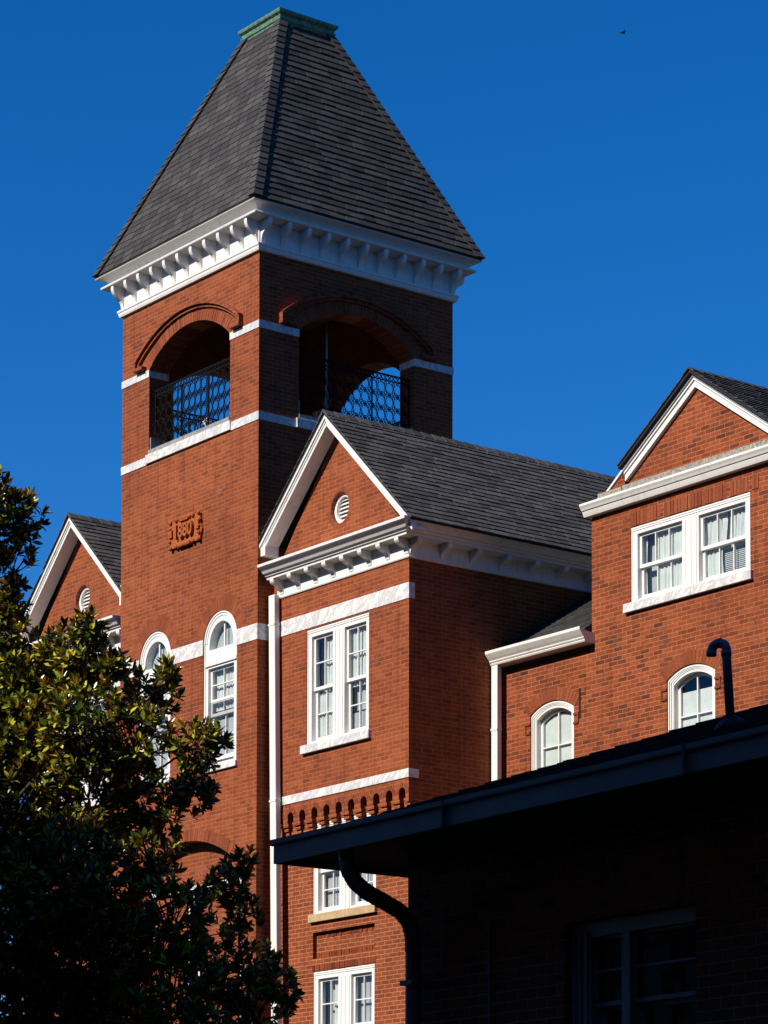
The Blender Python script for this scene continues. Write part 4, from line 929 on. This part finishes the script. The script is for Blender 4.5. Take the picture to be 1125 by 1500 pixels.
# ================================================================== MAGNOLIA TREE
T0 = Vector((-11.606, -8.641, 0.0))
T = thing('magnolia_tree', 'broad magnolia with glossy dark green leaves and rusty undersides in front of the tower', 'tree', T0)
PUFF = [(-0.14, -3.05, 9.31, 0.34), (-0.06, -2.71, 9.06, 0.48), (0.33, -4.05, 9.26, 0.20), (0.26, -3.72, 9.05, 0.30), (0.64, -4.12, 8.83, 0.20), (0.4, -3.43, 8.92, 0.36), (-0.04, -3.08, 8.83, 0.4), (-0.35, -3.58, 10.5, 0.36), (-0.76, -3.58, 10.59, 0.48), (-0.21, -3.31, 10.02, 0.29), (-0.2, -3.02, 9.59, 0.32), (0.41, -3.94, 8.83, 0.4), (0.07, -3.13, 8.4, 0.5), (0.38, -3.14, 8.68, 0.32), (1.16, -3.34, 9.03, 0.24), (0.28, -2.69, 8.33, 0.88), (0.36, -3.96, 8.1, 0.68), (1.3, -4.01, 8.61, 0.34), (1.18, -4.52, 8.75, 0.16), (0.78, -4.39, 7.93, 0.52), (1.28, -4.91, 7.87, 0.34), (1.59, -4.91, 7.95, 0.16), (2.16, -3.7, 7.66, 0.29), (1.73, -3.58, 7.39, 0.4), (1.0, -3.07, 7.42, 0.84), (0.26, -2.51, 7.29, 0.88), (0.28, -3.82, 6.33, 0.84), (1.16, -4.25, 6.58, 0.4), (-0.07, -2.55, 6.12, 0.96), (2.22, -4.09, 6.39, 0.27), (2.51, -4.06, 6.68, 0.21), (2.52, -3.96, 6.1, 0.3), (1.13, -4.67, 5.84, 0.6), (0.89, -3.29, 5.56, 0.84), (2.2, -4.14, 5.41, 0.48), (2.43, -4.69, 5.42, 0.27), (2.23, -5.25, 5.08, 0.27), (2.34, -4.65, 4.9, 0.44), (1.17, -4.62, 4.91, 0.72), (0.38, -2.11, 5.05, 0.96), (1.17, -2.85, 4.72, 0.8)]
BIG = [(-1.05, -1.21, 10.89, 1.3), (-0.86, -1.24, 9.33, 1.4), (-0.92, -1.05, 7.69, 1.5), (-0.73, 0.18, 6.18, 1.7), (-0.13, -1.39, 4.42, 1.6), (1.51, -2.62, 4.01, 1.3), (2.4, -3.93, 3.98, 0.8), (-1.29, 1.03, 8.8, 1.6), (-1.15, 1.79, 5.87, 1.8), (1.39, -1.23, 3.66, 1.4), (1.16, -0.71, 6.6, 1.1), (1.9, -1.72, 5.6, 1.0), (0.57, -0.9, 8.2, 0.8), (-0.6, -0.4, 11.9, 1.0)]
LV = []; TW_ = MB()
def rosette(c, ax, n, size):
    ax = ax.normalized(); a = ax.orthogonal().normalized(); b = ax.cross(a); ph = random.uniform(0, 6.28)
    for k in range(n):
        t = ph + k * 2.399 + random.uniform(-.25, .25); q = (k + .5) / n
        tilt = R(12) + q * R(66) + random.uniform(-.15, .15)          # inner leaves upright, outer spread
        d = (ax * math.cos(tilt) + (a * math.cos(t) + b * math.sin(t)) * math.sin(tilt)).normalized()
        nrm = (ax - d * ax.dot(d)); nrm = nrm.normalized() if nrm.length > 1e-4 else a
        sd_ = d.cross(nrm); ln = size * random.uniform(0.75, 1.15); wd = ln * random.uniform(0.36, 0.44)
        o = c - ax * 0.05 * q; roll = random.uniform(-.5, .5)
        sd2 = sd_ * math.cos(roll) + nrm * math.sin(roll); n2 = nrm * math.cos(roll) - sd_ * math.sin(roll)
        LV.append((o, d, sd2, n2, ln, wd))
for P in PUFF + BIG:
    big = P in BIG; c = Vector(P[:3]); r = P[3]
    n = int((250 if not big else 80) * r * r + (200 if not big else 55) * r * r * r) + 6
    for k in range(n):
        v = Vector(rng.normal(size=3)); v.normalize(); rad_ = r * (random.uniform(0.35, 1.0) ** 0.6)
        p = c + Vector((v.x * rad_, v.y * rad_, v.z * rad_ * 0.95))
        ax = (v * 0.8 + Vector((-0.25, -0.1, 0.75)) + Vector(rng.normal(size=3)) * 0.25)
        rosette(p, ax, random.randint(7, 11), 0.135 if not big else 0.165)
        if random.random() < 0.5: TW_.tube([p, p - ax.normalized() * 0.12 - v * 0.2, c.lerp(p, 0.35) - Vector((0, 0, .1))], [0.006, 0.008, 0.012], 5)
nl = len(LV)
O = np.array([l[0] for l in LV]); D = np.array([l[1] for l in LV]); S = np.array([l[2] for l in LV]); Nn = np.array([l[3] for l in LV]); LN = np.array([l[4] for l in LV])[:, None]; WD = np.array([l[5] for l in LV])[:, None]
# outline of a leaf (along, across, height): folded along the midrib, arched towards the tip
shape = [(0, 0, 0), (.3, .82, .10), (.33, 0, -.0), (.3, -.82, .10), (.68, .86, .05), (.70, 0, -.06), (.68, -.86, .05), (1.0, 0, -.16)]
cup = rng.uniform(0.3, 1.4, size=(nl, 1)); bend = rng.uniform(-0.6, 1.6, size=(nl, 1))
V = np.stack([O + D * LN * a + S * WD * 0.5 * b + Nn * (LN * 0.9 * (max(h, 0) * cup - (a * a) * .14 * bend)) for a, b, h in shape], 1).reshape(-1, 3)
F = [(0, 2, 1), (0, 3, 2), (1, 2, 5, 4), (2, 3, 6, 5), (4, 5, 7), (5, 6, 7)]
faces = [tuple(i * 8 + q for q in reversed(f_)) for i in range(nl) for f_ in F]
me = bpy.data.meshes.new('crown'); cV = V.mean(0); me.from_pydata((V - cV).tolist(), [], faces); me.update(); me.materials.append(M['leaf'])
me.polygons.foreach_set('use_smooth', [True] * len(me.polygons))
co = bpy.data.objects.new('crown', me); COL.objects.link(co); co.parent = T; co.location = cV.tolist(); ABS[co.name] = Vector(cV)
TW_.build('twigs', M['bark'], T)
tk = MB(); fork = Vector((-0.3, -0.6, 3.6))
tk.tube([(0, 0, -0.1), (0.02, -0.02, 0.5), (-0.05, -0.15, 1.6), tuple(fork)], [0.36, 0.29, 0.25, 0.22], 14)
tk.tube([tuple(fork), (-0.6, -0.7, 6.5), (-0.8, -0.9, 9.5), (-0.6, -0.6, 12.0)], [0.2, 0.15, 0.09, 0.03], 10)
for P in PUFF[::2] + BIG:
    e_ = Vector(P[:3]); zj = max(2.8, min(9.5, e_.z - 1.8)); st = fork.lerp(Vector((-0.8, -0.9, 9.5)), max(0, (zj - 3.6) / 5.9)) if zj > 3.6 else fork
    md = st.lerp(e_, 0.55) + Vector((random.uniform(-.2, .2), random.uniform(-.2, .2), -0.25))
    tk.tube([tuple(st), tuple(st.lerp(md, .5) + Vector((0, 0, -.05))), tuple(md), tuple(e_)], [0.06, 0.045, 0.03, 0.01], 7)
tk.build('trunk', M['bark'], T, smooth=True)

# ================================================================== UNSEEN BLOCK ADDED OUTSIDE THE PICTURE (its shadow covers the low building and the lower tree)
K = thing('shade_caster', 'plain unseen brick block added so that its shadow covers the low building', 'building', (-44, -22, 0))
HK = 25.7
MB().box(-6, 6, -32, 46, 0, HK - .6).build('wall', M['brick_near'], K)
MB().box(-6.25, 6.25, -32.25, 46.25, HK - .598, HK).build('parapet', M['sand'], K)
for k in range(6):
    for j in range(16):
        MB().box(6.002, 6.05, -30 + j * 4.7, -28.2 + j * 4.7, 2 + k * 4.1, 4.2 + k * 4.1).build('window', M['glass_dark'], K)

K2 = thing('sky_blocker', 'long dark unseen block added to close off the low southern sky', 'building', (0, -58, 0))  # unseen sky blocker, added so the shaded walls come out darker
MB().box(-80, 70, -8, 8, 0, 25).build('wall', M['brick_near'], K2)
MB().box(-80.3, 70.3, -8.3, 8.3, 25.002, 25.6).build('parapet', M['brick_near'], K2)
for k in range(7):
    for j in range(20): MB().box(-76 + j * 7.2, -73.6 + j * 7.2, 8.002, 8.05, 2 + k * 3.4, 3.8 + k * 3.4).build('window', M['glass_dark'], K2) if k % 2 == 0 and j % 2 == 0 else None

# ================================================================== BIRD, a speck high in the sky
bd = thing('bird', 'tiny dark bird flying alone in the blue sky at upper right', 'bird', (23.9, 16.85, 36.2)); bd.scale = (.5, .5, .5)
b_ = MB(); b_.tube([(-0.16, 0, 0), (-0.08, 0, 0.02), (0.05, 0, 0.02), (0.14, 0, 0)], [0.01, 0.05, 0.05, 0.012], 8); b_.build('body', M['iron'], bd, smooth=True)
for sgn in (-1, 1):
    q = MB(); q.loft([(-0.06, sgn * 0.03, 0.03), (0.06, sgn * 0.03, 0.03), (0.05, sgn * 0.14, 0.09), (-0.05, sgn * 0.14, 0.09)], [(-0.06, sgn * 0.03, 0.018), (0.06, sgn * 0.03, 0.018), (0.05, sgn * 0.14, 0.08), (-0.05, sgn * 0.14, 0.08)])
    q.loft([(-0.05, sgn * 0.14, 0.09), (0.05, sgn * 0.14, 0.09), (0.04, sgn * 0.27, 0.05)], [(-0.05, sgn * 0.14, 0.08), (0.05, sgn * 0.14, 0.08), (0.04, sgn * 0.27, 0.044)])
    q.build('wing', M['iron'], bd)
